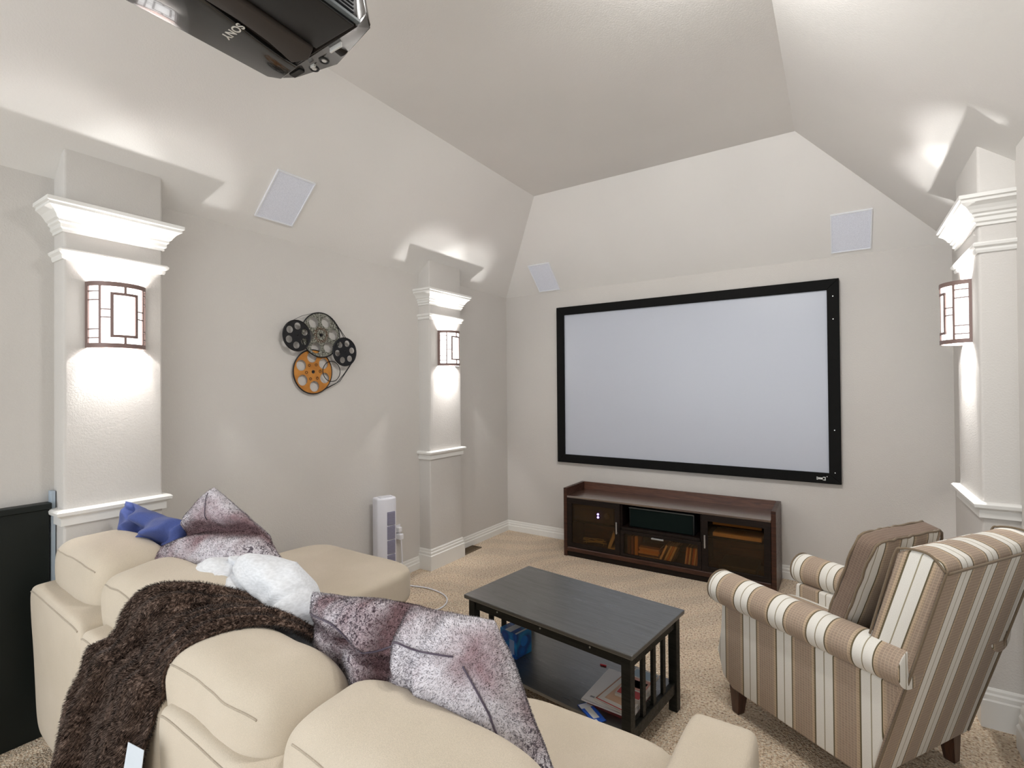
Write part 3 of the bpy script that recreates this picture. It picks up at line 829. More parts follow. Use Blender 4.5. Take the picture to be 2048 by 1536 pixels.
# paperbacks and cases behind the drop door
def book(name, label, cat, group, loc, rot, size, col, pages=(.62, .56, .44)):
    sx, sy, sz = size      # thickness x, depth y, height z
    rt = thing(name, label, cat, loc, 0, group)
    rt.rotation_euler = rot
    cm = plain('cover_%.2f_%.2f_%.2f' % col, col, .5); pm = plain('book_pages_%.2f' % pages[0], pages, .8)
    bm = box_bm(-sx/2, -sx/2+.002, 0, sy, 0, sz); box_bm(sx/2-.002, sx/2, 0, sy, 0, sz, 0, 1, bm)
    box_bm(-sx/2+.002, sx/2-.002, 0, .002, 0, sz, 0, 1, bm)
    obj('cover', bm, cm, rt)
    obj('pages', box_bm(-sx/2+.002, sx/2-.002, .002, sy-.004, .004, sz-.004), pm, rt)
    return rt
fx = CCX
up = [(-1.500, .026, .165, (.10, .05, .04), 'dark upright case furthest left behind the drop down glass door'),
      (-1.470, .022, .168, (.16, .07, .05), 'red brown upright case second from left behind the drop down door'),
      (-1.438, .026, .172, (.55, .32, .12), 'tan upright case beside the flat stack behind the drop down door')]
for i, (x, t, h, c, lb) in enumerate(up):
    book('media_case', lb, 'case', 'upright cases at the left of the drop door', (x, 4.085, .086), (0, R(0), 0), (t, .13, h), c)
for k, (dx, c) in enumerate([(0, (.60, .50, .35)), (.006, (.10, .06, .04)), (-.004, (.62, .36, .14)), (.008, (.58, .30, .10)), (0, (.50, .33, .16)), (.012, (.16, .08, .04))]):
    rt = book('flat_case', ['pale case at the bottom of the flat stack behind the drop door', 'dark case second from the bottom of the flat stack', 'orange tan case in the middle of the flat stack, third up', 'orange case fourth up in the flat stack', 'tan case second from the top of the flat stack', 'dark case on top of the flat stack behind the drop door'][k],
              'case', 'flat stack behind the drop door', (-1.415+dx, 4.085, .0975+k*.0170), (0, R(90), 0), (.0165, .13, .165), c)
lean = [(.70, .62, .48), (.10, .08, .06), (.60, .52, .36), (.55, .30, .12), (.62, .50, .30), (.09, .07, .06)]
for k, c in enumerate(lean):
    lb = ['white spined case, first of the leaning row', 'black case, second of the leaning row', 'cream case, third of the leaning row', 'orange case, fourth of the leaning row', 'light tan case, fifth of the leaning row', 'dark case, last of the leaning row'][k]+' behind the drop door'
    book('leaning_case', lb, 'case', 'leaning cases behind the drop door', (-1.245+k*.019, 4.085, .086), (0, R(24), 0), (.015, .13, .150), c)
cl = [(.62, .40, .28), (.30, .12, .10), (.66, .56, .44), (.14, .10, .09), (.50, .20, .12), (.64, .50, .36), (.40, .22, .16)]
for k, c in enumerate(cl):
    lb = ['salmon', 'dark red', 'cream', 'near black', 'brick red', 'sand coloured', 'dull brown'][k]+' slim case in the right hand row behind the drop door'
    book('slim_case', lb, 'case', 'slim cases in the right row behind the drop door', (-1.040+k*.0135, 4.085, .086), (0, R(7), 0), (.012, .13, .150), c)
# right compartment: player, folded papers
def player(nm, label, z, h, col, w_=.34):
    rt = thing(nm, label, 'player', (-.66, 4.20, z))
    obj('body', box_bm(-w_/2, w_/2, -.11, .16, .006, h, .003), plain('player_black_%.2f' % col[0], col, .4), rt)
    obj('front_panel', box_bm(-w_/2, w_/2, -.118, -.11, .008, h-.002, .002), plain('player_panel_%.2f' % col[0], tuple(c*1.3 for c in col), .3), rt)
    for x in (-w_/2+.03, w_/2-.03): obj('foot', cyl_bm((x, -.08, 0), .012, .007, 'z', 12), plain('rubber', (.01, .01, .01), .8), rt)
player('disc_player', 'pale topped disc player on the upper shelf behind the right glass door', .437, .045, (.28, .22, .16))
player('game_console', 'flat light coloured box on the middle shelf behind the right door', .349, .035, (.42, .32, .2))
player('cable_box', 'black box on the bottom of the console behind the right door', .085, .06, (.02, .02, .02), .26)

# ------------------------------------------------------------------ coffee table with slatted ends and lower shelf
TR = R(-7.2)
def coffee_table():
    rt = thing('coffee_table', 'black ash coffee table with slatted ends and a lower shelf', 'coffee table', (-1.113, 2.208, 0), TR)
    L2, W2, H = .465, .265, .46
    B = lambda nm, *a, bev=.002: obj(nm, box_bm(*a, bev, 2), M_sheenwood if nm in ('table_top', 'lower_shelf') else M_tablewood, rt)
    B('table_top', -L2, L2, -W2, W2, H-.020, H, bev=.004)
    i = .018; lg = .040
    for sx in (-1, 1):
        for sy in (-1, 1):
            xa, xb = sorted((sx*(L2-i), sx*(L2-i-lg))); ya, yb = sorted((sy*(W2-i), sy*(W2-i-lg)))
            B('leg', xa, xb, ya, yb, 0, H-.020)
        xa, xb = sorted((sx*(L2-i-.008), sx*(L2-i-.030)))
        B('end_rail', xa, xb, -W2+i+lg, W2-i-lg, H-.075, H-.020)
        B('end_rail', xa, xb, -W2+i+lg, W2-i-lg, .085, .135)
        for k in (-1, 0, 1):
            y = k*.100
            B('slat', xa+.004, xb-.004, y-.014, y+.014, .135, H-.075, bev=.001)
    for sy in (-1, 1):
        ya, yb = sorted((sy*(W2-i-.008), sy*(W2-i-.030)))
        B('apron', -L2+i+lg, L2-i-lg, ya, yb, H-.068, H-.020)
    B('lower_shelf', -L2+i+.03, L2-i-.03, -W2+i+.012, W2-i-.012, .112, .128)
    for x in (-.26, .0, .26): obj('bolt_cap', cyl_bm((x, -W2+i+.0055, H-.042), .004, .004, 'y', 10), plain('bolt_grey', (.35, .35, .33), .4, .5), rt)
coffee_table()
CT = Matrix.Translation((-1.113, 2.208, 0)) @ Matrix.Rotation(TR, 4, 'Z')
def table_pt(x, y, z): return tuple(CT @ Vector((x, y, z)))
def tissue_box():
    rt = thing('tissue_box', 'blue tissue box with a white strip on the lower shelf\'s left end', 'tissue box', table_pt(-.315, -.035, .128), TR+R(-4))
    m, nt, b = new_mat('blue_box_print')
    tc = N(nt, 'ShaderNodeTexCoord'); v = N(nt, 'ShaderNodeTexVoronoi'); v.inputs['Scale'].default_value = 16
    nt.links.new(tc.outputs['Object'], v.inputs['Vector'])
    r = ramp(nt, v.outputs['Distance'], [(.2, (.01, .14, .55)), (.5, (.008, .06, .30)), (.8, (.02, .25, .60))])
    nt.links.new(r.outputs[0], b.inputs['Base Color']); b.inputs['Roughness'].default_value = .3
    obj('carton', box_bm(-.058, .058, -.058, .058, 0, .128, .002), m, rt)
    wm = plain('box_white_print', (.62, .66, .72), .4)
    obj('top_band', box_bm(-.020, .020, -.0585, .0585, .1275, .1292), wm, rt)
    obj('printed_panel', box_bm(.010, .044, -.0592, -.0575, .02, .09), plain('box_pale_print', (.25, .35, .62), .4), rt)
    obj('printed_panel', cyl_bm((.0575, .0, .075), .026, .0012, 'x', 20), plain('box_sky_print', (.02, .22, .72), .4), rt)
    obj('top_flap', box_bm(.050, .0585, -.0585, .0585, .1278, .1296), wm, rt)
tissue_box()
def thin(name, label, cat, loc, rz, sx, sy, t, col, prints=(), group=None, mat=None):
    rt = thing(name, label, cat, loc, rz, group)
    obj('pages', box_bm(-sx/2+.002, sx/2-.002, -sy/2+.002, sy/2, .0012, t-.0012), plain('magazine_pages', (.72, .69, .66), .7), rt)
    cv = box_bm(-sx/2, sx/2, -sy/2, sy/2, t-.0012, t); box_bm(-sx/2, sx/2, -sy/2, sy/2, 0, .0012, 0, 1, cv)
    box_bm(-sx/2, sx/2, -sy/2, -sy/2+.0015, 0, t, 0, 1, cv)
    obj('cover', cv, mat or plain('mag_%.2f_%.2f_%.2f' % col, col, .35), rt)
    for i, (x0, x1, y0, y1, c) in enumerate(prints):
        obj('cover_print', box_bm(x0, x1, y0, y1, t, t+.0006), plain('print_%.2f_%.2f_%.2f' % c, c, .35), rt)
    return rt
px, py = .300, .0
RD = (.50, .035, .03); BR = (.42, .20, .12); WH = (.74, .72, .72); BL = (.02, .10, .50); TN = (.52, .38, .26)
thin('hardback_book', 'dark red book at the bottom of the shelf stack', 'book', table_pt(px-.005, -.04, .128), TR+R(3), .20, .26, .022, (.20, .03, .03))
thin('magazine', 'white magazine with brown cover picture lying on the dark red book', 'magazine', table_pt(px-.01, -.045, .150), TR+R(5), .23, .285, .008, WH,
     [(-.03, .10, -.02, .12, BR), (.02, .10, -.12, -.04, (.60, .30, .18)), (-.09, -.04, -.11, -.10, (.25, .25, .27))])
thin('magazine', 'cream magazine with red rule, second from the top of the shelf stack', 'magazine', table_pt(px+.025, -.055, .159), TR+R(-2), .165, .25, .010, (.70, .66, .62),
     [(-.078, .078, -.118, -.113, RD), (-.078, -.073, -.118, .10, BR), (-.05, .07, -.09, .06, (.66, .42, .28))])
thin('magazine', 'magazine with red and blue picture cover on top of the shelf stack', 'magazine', table_pt(px+.045, .02, .170), TR+R(4), .11, .24, .012, (.68, .62, .56),
     [(-.05, .05, -.11, -.06, RD), (-.04, .05, -.05, .04, (.60, .26, .18)), (-.05, .05, .05, .11, (.30, .42, .52)), (-.03, .04, -.035, .02, WH)])
thin('notepad', 'small blue and white leaflet lying in front of the magazines', 'leaflet', table_pt(.250, -.215, .129), TR+R(-28), .135, .060, .003, BL,
     [(-.064, -.035, -.028, .026, (.66, .68, .74)), (-.035, .040, -.014, .014, (.66, .66, .64)), (.045, .060, -.024, -.004, (.70, .72, .8))])
o = obj('red_pen', tube_bm([table_pt(.09, .13, .132), table_pt(.12, .137, .132)], .004, 10), plain('pen_red', (.6, .02, .04), .35), None, True)
tag(o, 'small red pen at the back of the table\'s lower shelf', 'pen')

# ------------------------------------------------------------------ soft shapes
def soft_block(size, n=5.0, seg=22, puff=(0, 0, 0), wr=.004, wscale=6, seed=0, flat=None):
    """superellipsoid cushion centred on origin; returns verts, faces, seam function"""
    a, b, c = size[0]/2, size[1]/2, size[2]/2
    bm = bmesh.new(); bmesh.ops.create_cube(bm, size=2)
    bmesh.ops.subdivide_edges(bm, edges=list(bm.edges), cuts=seg-1, use_grid_fill=True)
    def mp(q):
        # spread the samples so corners stay well covered
        q = Vector([math.sin(v*PI/2*.92)/math.sin(PI/2*.92) if abs(v) < 1 else v for v in q])
        s = (abs(q.x)**n+abs(q.y)**n+abs(q.z)**n)**(1/n)
        p = q/s
        px_, py_, pz_ = p.x, p.y, p.z
        px2 = px_*(1+puff[0]*(1-py_**2)*(1-pz_**2))
        py2 = py_*(1+puff[1]*(1-px_**2)*(1-pz_**2))
        pz2 = pz_*(1+puff[2]*(1-px_**2)*(1-py_**2))
        v = Vector((px2*a, py2*b, pz2*c))
        if wr:
            nn = noise.noise_vector(v*wscale+Vector((seed*3.1, seed*1.7, seed)))
            n2 = noise.noise_vector(v*wscale*2.7+Vector((seed, seed*5.7, seed)))
            v += nn*wr+n2*wr*.4
        return v
    for v in bm.verts: v.co = mp(v.co)
    return bm, mp
def seam_tube(mp, fixed, axis, r=.0035, off=0.0, rng=(-.97, .97), n=40, bm=None):
    """fixed: dict axis->value for the two fixed cube axes"""
    pts = []
    for i in range(n+1):
        t = rng[0]+(rng[1]-rng[0])*i/n
        q = [0, 0, 0]
        for k, v in fixed.items(): q[k] = v
        q[axis] = t
        p = mp(Vector(q)); pts.append(p*(1+off))
    return tube_bm(pts, r, 6, False, bm)

# ------------------------------------------------------------------ sectional sofa
def sofa():
    rt = thing('sectional_sofa', 'cream fabric sectional sofa with chaise, seen from behind', 'sofa', (-1.5, .62, 0))
    O = Vector((-1.5, .62, 0))
    def place(o, rz=0, rx=0):
        return o
    def blk(nm, c, size, n=9, rx=0, rz=0, puff=(0, 0, 0), wr=.002, ws=4, seed=0, seams=(), seg=22, mat=M_sofa, ry=0, sr=.0024):
        bm, mp = soft_block(size, n, seg, puff, wr, ws, seed)
        o = obj(nm, bm, mat, rt, True)
        m = Matrix.Translation(Vector(c)-O) @ Euler((rx, ry, rz)).to_matrix().to_4x4()
        o.data.transform(m)
        for s in seams:
            b2 = seam_tube(mp, s[0], s[1], sr, .001)
            p = obj('piping', b2, M_pipe, o, True); p.data.transform(m)
        return o
    # base and back frame panels (rear faces lean slightly outward to the camera side)
    blk('base', (-1.78+.28, 1.10, .20), (2.56, .84, .22), 12, seed=2)
    blk('base', (-2.36, 1.52, .20), (.84, .90, .22), 12, seed=3)
    SE = ({1: -1, 2: 1}, 0)
    bx = [(-2.80, -2.125), (-2.125, -1.46), (-1.46, -.80), (-.80, -.22)]
    ys = [.715, .680, .642, .625]
    for i, ((a, b), y) in enumerate(zip(bx, ys)):
        blk('back_frame', ((a+b)/2, y, .41), (b-a-.004, .15, .63), 10, rx=R(2.5), rz=R(-2.4), seed=10+i, seams=(SE,), sr=.003)
    # arms
    blk('arm', (-2.72, 1.02, .36), (.15, .66, .46), 9, seed=5)
    blk('arm', (-.280, 1.10, .345), (.185, .86, .475), 10, seed=6, seams=())
    # seats
    blk('seat_cushion', (-1.60, 1.10, .40), (.64, .74, .17), 6, puff=(0, 0, .06), seed=7, seams=(({1: 1, 2: 1}, 0),))
    blk('seat_cushion', (-.66, 1.09, .40), (.60, .76, .17), 6, puff=(0, 0, .06), seed=8)
    blk('seat_cushion', (-1.12, 1.09, .40), (.36, .75, .17), 6, puff=(0, 0, .04), seed=9)
    blk('chaise_cushion', (-2.36, 1.45, .448), (.89, 1.17, .21), 7, puff=(0, 0, .06), wr=.005, seed=12, seams=(({0: 1, 2: -1}, 1),))
    # back cushions
    SB = (({1: -1, 2: 1}, 0), )
    cs = [(-2.505, .840, .685, .58, .27, .42, -2), (-1.875, .812, .672, .69, .27, .42, -2), (-1.262, .732, .640, .550, .26, .40, -2.5), (-.700, .722, .640, .59, .26, .40, -1)]
    for i, (x, y, z, w_, d, h, rz) in enumerate(cs):
        blk('back_cushion', (x, y, z), (w_, d, h), 4.6, rx=R(6), rz=R(rz), puff=(.02, .07, .05), wr=.008, ws=5, seed=20+i, seams=SB, seg=30)
    for (x, y) in ((-2.72, .78), (-.30, .78), (-.30, 1.42), (-1.98, 1.9), (-2.72, 1.9)):
        obj('foot', cyl_bm((x-O.x, y-O.y, 0), .022, .10, 'z', 16, .03), M_footwood, rt)
    return rt
SOFA = sofa()

# ------------------------------------------------------------------ pillows: quad of four corner points with swelling
FOLD_TONE = []; GRID = {}
def pillow_mesh(C, thick, front, n=52, pinch=.10, wr=.012, seed=0, fold=None, rnd=0, pw=2.2, ex=.5):
    """C: corners TL,TR,BR,BL in world. front: unit vector towards the viewer side"""
    C = [Vector(c) for c in C]; front = Vector(front)
    bm = bmesh.new(); grid = {}; FOLD_TONE.clear()
    ctr = sum(C, Vector())/4
    for side in (1, -1):
        for i in range(n+1):
            for k in range(n+1):
                if side == -1 and (i in (0, n) or k in (0, n)): grid[(side, i, k)] = grid[(1, i, k)]; continue
                u, v = i/n, k/n
                s, t = 2*u-1, 2*v-1
                # edges bow inward, corners stay out
                s2 = s*(1-pinch*(1-t*t)*abs(s)**1.5); t2 = t*(1-pinch*(1-s*s)*abs(t)**1.5)
                s2, t2 = s2*(1-rnd*t*t), t2*(1-rnd*s*s)
                uu, vv = (s2+1)/2, (t2+1)/2
                p = C[0]*(1-uu)*(1-vv)+C[1]*uu*(1-vv)+C[2]*uu*vv+C[3]*(1-uu)*vv
                e = ((1-abs(s)**pw)*(1-abs(t)**pw))**ex
                off = front*side*thick/2*e
                if fold and side == 1: off += front*fold(s, t)*min(1, e*2.2)
                elif fold: off += front*fold(s, t)*.5*min(1, e*2)
                q = p+off
                amp = .35+.65*min(1, e*1.5)
                q += noise.noise_vector(q*7+Vector((seed, 0, 0)))*wr*amp
                q += noise.noise_vector(q*19+Vector((0, seed, 0)))*wr*.35*amp
                grid[(side, i, k)] = bm.verts.new(q)
                FOLD_TONE.append(max(0., min(1., -fold(s, t)/.045)) if (fold and side == 1) else 0.)
    for side in (1, -1):
        for i in range(n):
            for k in range(n):
                f = (grid[(side, i, k)], grid[(side, i+1, k)], grid[(side, i+1, k+1)], grid[(side, i, k+1)])
                try: bm.faces.new(f if side == 1 else tuple(reversed(f)))
                except ValueError: pass
    bmesh.ops.recalc_face_normals(bm, faces=list(bm.faces))
    GRID.clear(); GRID.update({k: v.co.copy() for k, v in grid.items() if k[0] == 1}); GRID['n'] = n
    vol = sum(f.calc_area()*f.normal.dot(f.calc_center_median()-ctr) for f in bm.faces)
    if vol < 0: bmesh.ops.reverse_faces(bm, faces=list(bm.faces))
    return bm
def tri_sample(me, n, seed):
    me.calc_loop_triangles()
    V = np.array([v.co[:] for v in me.vertices]); VN = np.array([v.normal[:] for v in me.vertices])
    T = np.array([t.vertices[:] for t in me.loop_triangles])
    A = V[T[:, 0]]; B = V[T[:, 1]]; Cc = V[T[:, 2]]
    ar = np.linalg.norm(np.cross(B-A, Cc-A), axis=1)
    rg = np.random.default_rng(seed)
    idx = rg.choice(len(T), n, p=ar/ar.sum())
    r1 = np.sqrt(rg.random(n)); r2 = rg.random(n)
    w0 = (1-r1)[:, None]; w1 = (r1*(1-r2))[:, None]; w2 = (r1*r2)[:, None]
    P = A[idx]*w0+B[idx]*w1+Cc[idx]*w2
    Nn = VN[T[idx, 0]]*w0+VN[T[idx, 1]]*w1+VN[T[idx, 2]]*w2
    Nn /= np.linalg.norm(Nn, axis=1)[:, None]+1e-9
    D = None
    if me.attributes.get('fold_tone'):
        dv = np.zeros(len(me.vertices), dtype=np.float32); me.attributes['fold_tone'].data.foreach_get('value', dv)
        D = dv[T[idx, 0]]*w0[:, 0]+dv[T[idx, 1]]*w1[:, 0]+dv[T[idx, 2]]*w2[:, 0]
    return P, Nn, rg, D
def fur(parent, mat, n, length, width, droop, seed, clump=.5, cscale=30):
    """short tapering strands (two segments) rooted on the parent's surface"""
    me = parent.data
    ta = me.attributes.new('tip', 'FLOAT', 'POINT'); ta.data.foreach_set('value', np.full(len(me.vertices), .85, dtype=np.float32))
    P, Nn, rg, fold_tone = tri_sample(me, n, seed)
    m = len(P)
    rnd = rg.normal(size=(m, 3)); rnd /= np.linalg.norm(rnd, axis=1)[:, None]
    sn = np.array([noise.noise_vector(Vector(p)*cscale)[:] for p in P])
    D = np.array(droop)[None, :]
    dirn = Nn*.75+sn*clump*1.6+rnd*.28+D
    dirn -= Nn*np.minimum(0, (dirn*Nn).sum(1))[:, None]*1.2
    dirn /= np.linalg.norm(dirn, axis=1)[:, None]
    side = np.cross(dirn, rnd); side /= np.linalg.norm(side, axis=1)[:, None]+1e-9
    L = length*(.6+.7*rg.random(m))[:, None]
    a = P-side*width/2-Nn*.0008; b = P+side*width/2-Nn*.0008
    mid = P+dirn*L*.55; tip = mid+(dirn+D*.8+rnd*.15)*L*.5
    c = mid+side*width*.42; d = mid-side*width*.42
    V = np.stack([a, b, c, d, tip], 1).reshape(-1, 3)
    base = np.arange(m)*5
    quads = np.stack([base, base+1, base+2, base+3], 1); tris = np.stack([base+3, base+2, base+4], 1)
    loops = np.concatenate([quads.reshape(-1), tris.reshape(-1)]).astype(np.int32)
    me2 = bpy.data.meshes.new('fur')
    me2.vertices.add(len(V)); me2.vertices.foreach_set('co', V.astype(np.float32).reshape(-1))
    me2.loops.add(len(loops)); me2.loops.foreach_set('vertex_index', loops)
    me2.polygons.add(2*m)
    ls = np.concatenate([np.arange(m)*4, m*4+np.arange(m)*3]).astype(np.int32)
    me2.polygons.foreach_set('loop_start', ls)
    me2.polygons.foreach_set('loop_total', np.concatenate([np.full(m, 4), np.full(m, 3)]).astype(np.int32))
    me2.update(calc_edges=True)
    at = me2.attributes.new('tip', 'FLOAT', 'POINT')
    at.data.foreach_set('value', np.tile(np.array([.3, .3, .9, .9, 1.0], dtype=np.float32), m))
    if fold_tone is not None:
        a2 = me2.attributes.new('fold_tone', 'FLOAT', 'POINT'); a2.data.foreach_set('value', np.repeat(fold_tone, 5).astype(np.float32))
    # strands shade with the normal of the pile they grow from
    nrm = np.repeat((Nn*.95+dirn*.18)[:, None, :], 5, 1).reshape(-1, 3)
    nrm /= np.linalg.norm(nrm, axis=1)[:, None]
    for_loops = nrm[loops]
    for p in me2.polygons: pass
    me2.polygons.foreach_set('use_smooth', np.ones(2*m, dtype=bool))
    me2.normals_split_custom_set([tuple(v) for v in for_loops])
    o = bpy.data.objects.new('fur', me2); COL.objects.link(o); me2.materials.append(mat)
    o.parent = parent; o['kind'] = 'stuff'
    return o
def pillow(name, label, cat, C, thick, front, mat, **kw):
    bm = pillow_mesh(C, thick, front, **kw)
    o = obj(name, bm, mat, None, True); tag(o, label, cat)
    at = o.data.attributes.new('fold_tone', 'FLOAT', 'POINT'); at.data.foreach_set('value', np.array(FOLD_TONE, dtype=np.float32))
    return o
def seam(parent, path, mat, front, r=.0022):
    n = GRID['n']; pts = []
    for (a, b) in zip(path[:-1], path[1:]):
        for q in range(12):
            s_, t_ = a[0]+(b[0]-a[0])*q/12, a[1]+(b[1]-a[1])*q/12
            x, y = (s_+1)/2*n, (t_+1)/2*n
            i, k = min(int(x), n-1), min(int(y), n-1); fx_, fy_ = x-i, y-k
            p = (GRID[(1, i, k)]*(1-fx_)+GRID[(1, i+1, k)]*fx_)*(1-fy_)+(GRID[(1, i, k+1)]*(1-fx_)+GRID[(1, i+1, k+1)]*fx_)*fy_
            pts.append(p+Vector(front)*.0035)
    return obj('seam', tube_bm(pts, r, 6), mat, parent, True)
def g(x, c, w_): return math.exp(-((x-c)/w_)**2)

# big frosted pillow at the right
fB = lambda s, t: -.060*g(s+.18+.35*t, 0, .13) - .030*g(s+.58+.12*t, 0, .09)*(t > -.5) - .03*g(t+.35-.25*s, 0, .07)*(s < .1) + .03*g(s, .45, .35)*g(t, -.35, .4) - .02*g(s-.1+.5*t, .0, .06)
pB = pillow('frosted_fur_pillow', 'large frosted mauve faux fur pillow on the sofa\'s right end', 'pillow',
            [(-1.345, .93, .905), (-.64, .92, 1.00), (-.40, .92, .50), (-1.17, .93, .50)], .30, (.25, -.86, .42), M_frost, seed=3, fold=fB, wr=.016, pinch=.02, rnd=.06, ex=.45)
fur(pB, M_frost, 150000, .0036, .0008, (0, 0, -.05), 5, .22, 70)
M_seam = fabric('dark_seam', (.10, .08, .11))
seam(pB, [(-.96, -.72), (-.6, -.66), (-.25, -.42), (.0, -.52), (.35, -.58), (.7, -.62)], M_seam, (.25, -.86, .42))
seam(pB, [(.72, -.55), (.80, -.2), (.84, .3), (.86, .8)], M_seam, (.25, -.86, .42))
# pointed frosted pillow at the left
fA = lambda s, t: .050*g(s+t, -.15, .45) - .070*g(s+t, -.88, .18)
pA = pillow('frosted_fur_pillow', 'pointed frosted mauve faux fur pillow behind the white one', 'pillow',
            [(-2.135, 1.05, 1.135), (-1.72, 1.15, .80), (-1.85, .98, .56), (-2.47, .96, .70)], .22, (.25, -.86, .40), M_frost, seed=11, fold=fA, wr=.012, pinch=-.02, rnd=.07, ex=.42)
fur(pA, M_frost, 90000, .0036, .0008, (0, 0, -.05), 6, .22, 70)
seam(pA, [(-.9, -.9), (-.72, -.74), (-.5, -.55)], M_seam, (.25, -.86, .42), .0016)
# white plush pillow
fW = lambda s, t: .012*math.sin(7*s+3*t)*math.sin(6*t-2*s) + .03*g(s, -.55, .35)*g(t, -.4, .4) - .035*g(s+.35*t, -.25, .07) - .03*g(s-.4*t, .25, .06) - .025*g(t-.3*s, .15, .07)-.02*g(s+t, .5, .06)
pW = pillow('white_plush_pillow', 'crumpled white plush pillow between the two frosted fur pillows', 'pillow',
            [(-2.12, .94, .850), (-1.47, 1.01, .975), (-1.17, .93, .64), (-1.62, .90, .70)], .27, (.25, -.84, .45), M_white, seed=21, fold=fW, wr=.022, pinch=.0, rnd=.16, ex=.42)
# blue pillow
fU = lambda s, t: -.05*g(s-t, .15, .14) + .035*g(s+t, .1, .2) - .03*g(s+.3*t, .55, .07) - .025*g(t-.5*s, -.35, .07) + .012*math.sin(9*s+4*t)
pU = pillow('blue_pillow', 'crumpled blue cotton pillow at the sofa\'s left end', 'pillow',
            [(-2.75, .97, .995), (-2.26, 1.02, .955), (-2.30, .96, .68), (-2.79, .92, .72)], .17, (.3, -.86, .40), M_blue, seed=31, fold=fU, wr=.022, pinch=.04)

# ------------------------------------------------------------------ brown fur throw over the sofa back
from mathutils.bvhtree import BVHTree
def sofa_bvh():
    V, F = [], []
    for o in SOFA.children:
        if o.name.split('.')[0] in ('foot',): continue
        off = len(V); V += [v.co+SOFA.location for v in o.data.vertices]
        F += [tuple(i+off for i in p.vertices) for p in o.data.polygons]
    return BVHTree.FromPolygons(V, F)
def throw():
    tree = sofa_bvh()
    rows = [((-1.36, 1.00, .66), (-1.05, .98, .66)), ((-1.45, .92, .80), (-1.12, .90, .76)), ((-1.56, .85, .862), (-1.25, .84, .84)),
            ((-1.65, .79, .872), (-1.36, .77, .86)), ((-1.775, .735, .852), (-1.42, .70, .84)), ((-1.855, .670, .785), (-1.46, .635, .775)),
            ((-1.945, .615, .68), (-1.48, .585, .68)), ((-2.03, .572, .54), (-1.505, .557, .54)), ((-2.06, .552, .42), (-1.505, .547, .42)), ((-2.075, .545, .355), (-1.50, .54, .31))]
    Lp = catmull([r[0] for r in rows], 8); Rp = catmull([r[1] for r in rows], 8)
    n = len(Lp); m = 44
    bm = bmesh.new(); gr = []
    for i in range(n):
        a, b = Lp[i], Rp[i]
        t0 = (Lp[min(i+1, n-1)]-Lp[max(i-1, 0)]).normalized()
        acr = (b-a).normalized(); nr = acr.cross(t0).normalized()
        if nr.y > 0 and nr.z < .2: nr = -nr
        if nr.dot(Vector((0, -.5, .8))) < 0: nr = -nr
        s = i/(n-1); row = []
        for k in range(m+1):
            u = k/m
            p = a.lerp(b, u)
            amp = .004+.024*max(0, s-.2)
            f = math.sin(u*PI*7+s*3)*amp+math.sin(u*PI*3.2-s*2+1)*amp*.8
            f += .026*g(u, .74, .05)*(.35+.65*min(1, s*1.4))    # folded ridge
            f -= .010*g(u, .82, .05)
            p = p+nr*.010
            p = p+noise.noise_vector(p*6)*.006
            if i > 6:
                hit = tree.ray_cast(p+nr*.35, -nr, .35+.03)
                if hit[0] is not None:
                    need = (hit[0]-p).dot(nr)+.018
                    if need > 0: p = p+nr*need*.98
            p = p+nr*max(f, -.008)
            row.append(bm.verts.new(p))
        gr.append(row)
    for i in range(n-1):
        for k in range(m): bm.faces.new((gr[i][k], gr[i][k+1], gr[i+1][k+1], gr[i+1][k]))
    bmesh.ops.recalc_face_normals(bm, faces=list(bm.faces))
    bm.normal_update()
    avg = sum((f.normal for f in bm.faces), Vector())
    if avg.dot(Vector((0, -1, .5))) < 0: bmesh.ops.reverse_faces(bm, faces=list(bm.faces))
    r = bmesh.ops.solidify(bm, geom=list(bm.faces), thickness=.010)
    bmesh.ops.recalc_face_normals(bm, faces=list(bm.faces))
    o = obj('fur_throw', bm, M_mink, None, True); tag(o, 'dark brown faux fur throw draped over the sofa back', 'throw blanket')
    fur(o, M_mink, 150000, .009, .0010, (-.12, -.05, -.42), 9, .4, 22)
    tg = obj('care_tag', prism_bm([(-.042, 0), (.044, .012), (.030, -.125), (-.064, -.120)], 'y', -.0006, .0006), plain('tag_white', (.60, .66, .72), .6), o)
    tg.data.transform(Matrix.Translation((-1.43, .522, .640)) @ Matrix.Rotation(R(-4), 4, 'X'))
    tg['label'] = 'white cloth care tag'
throw()

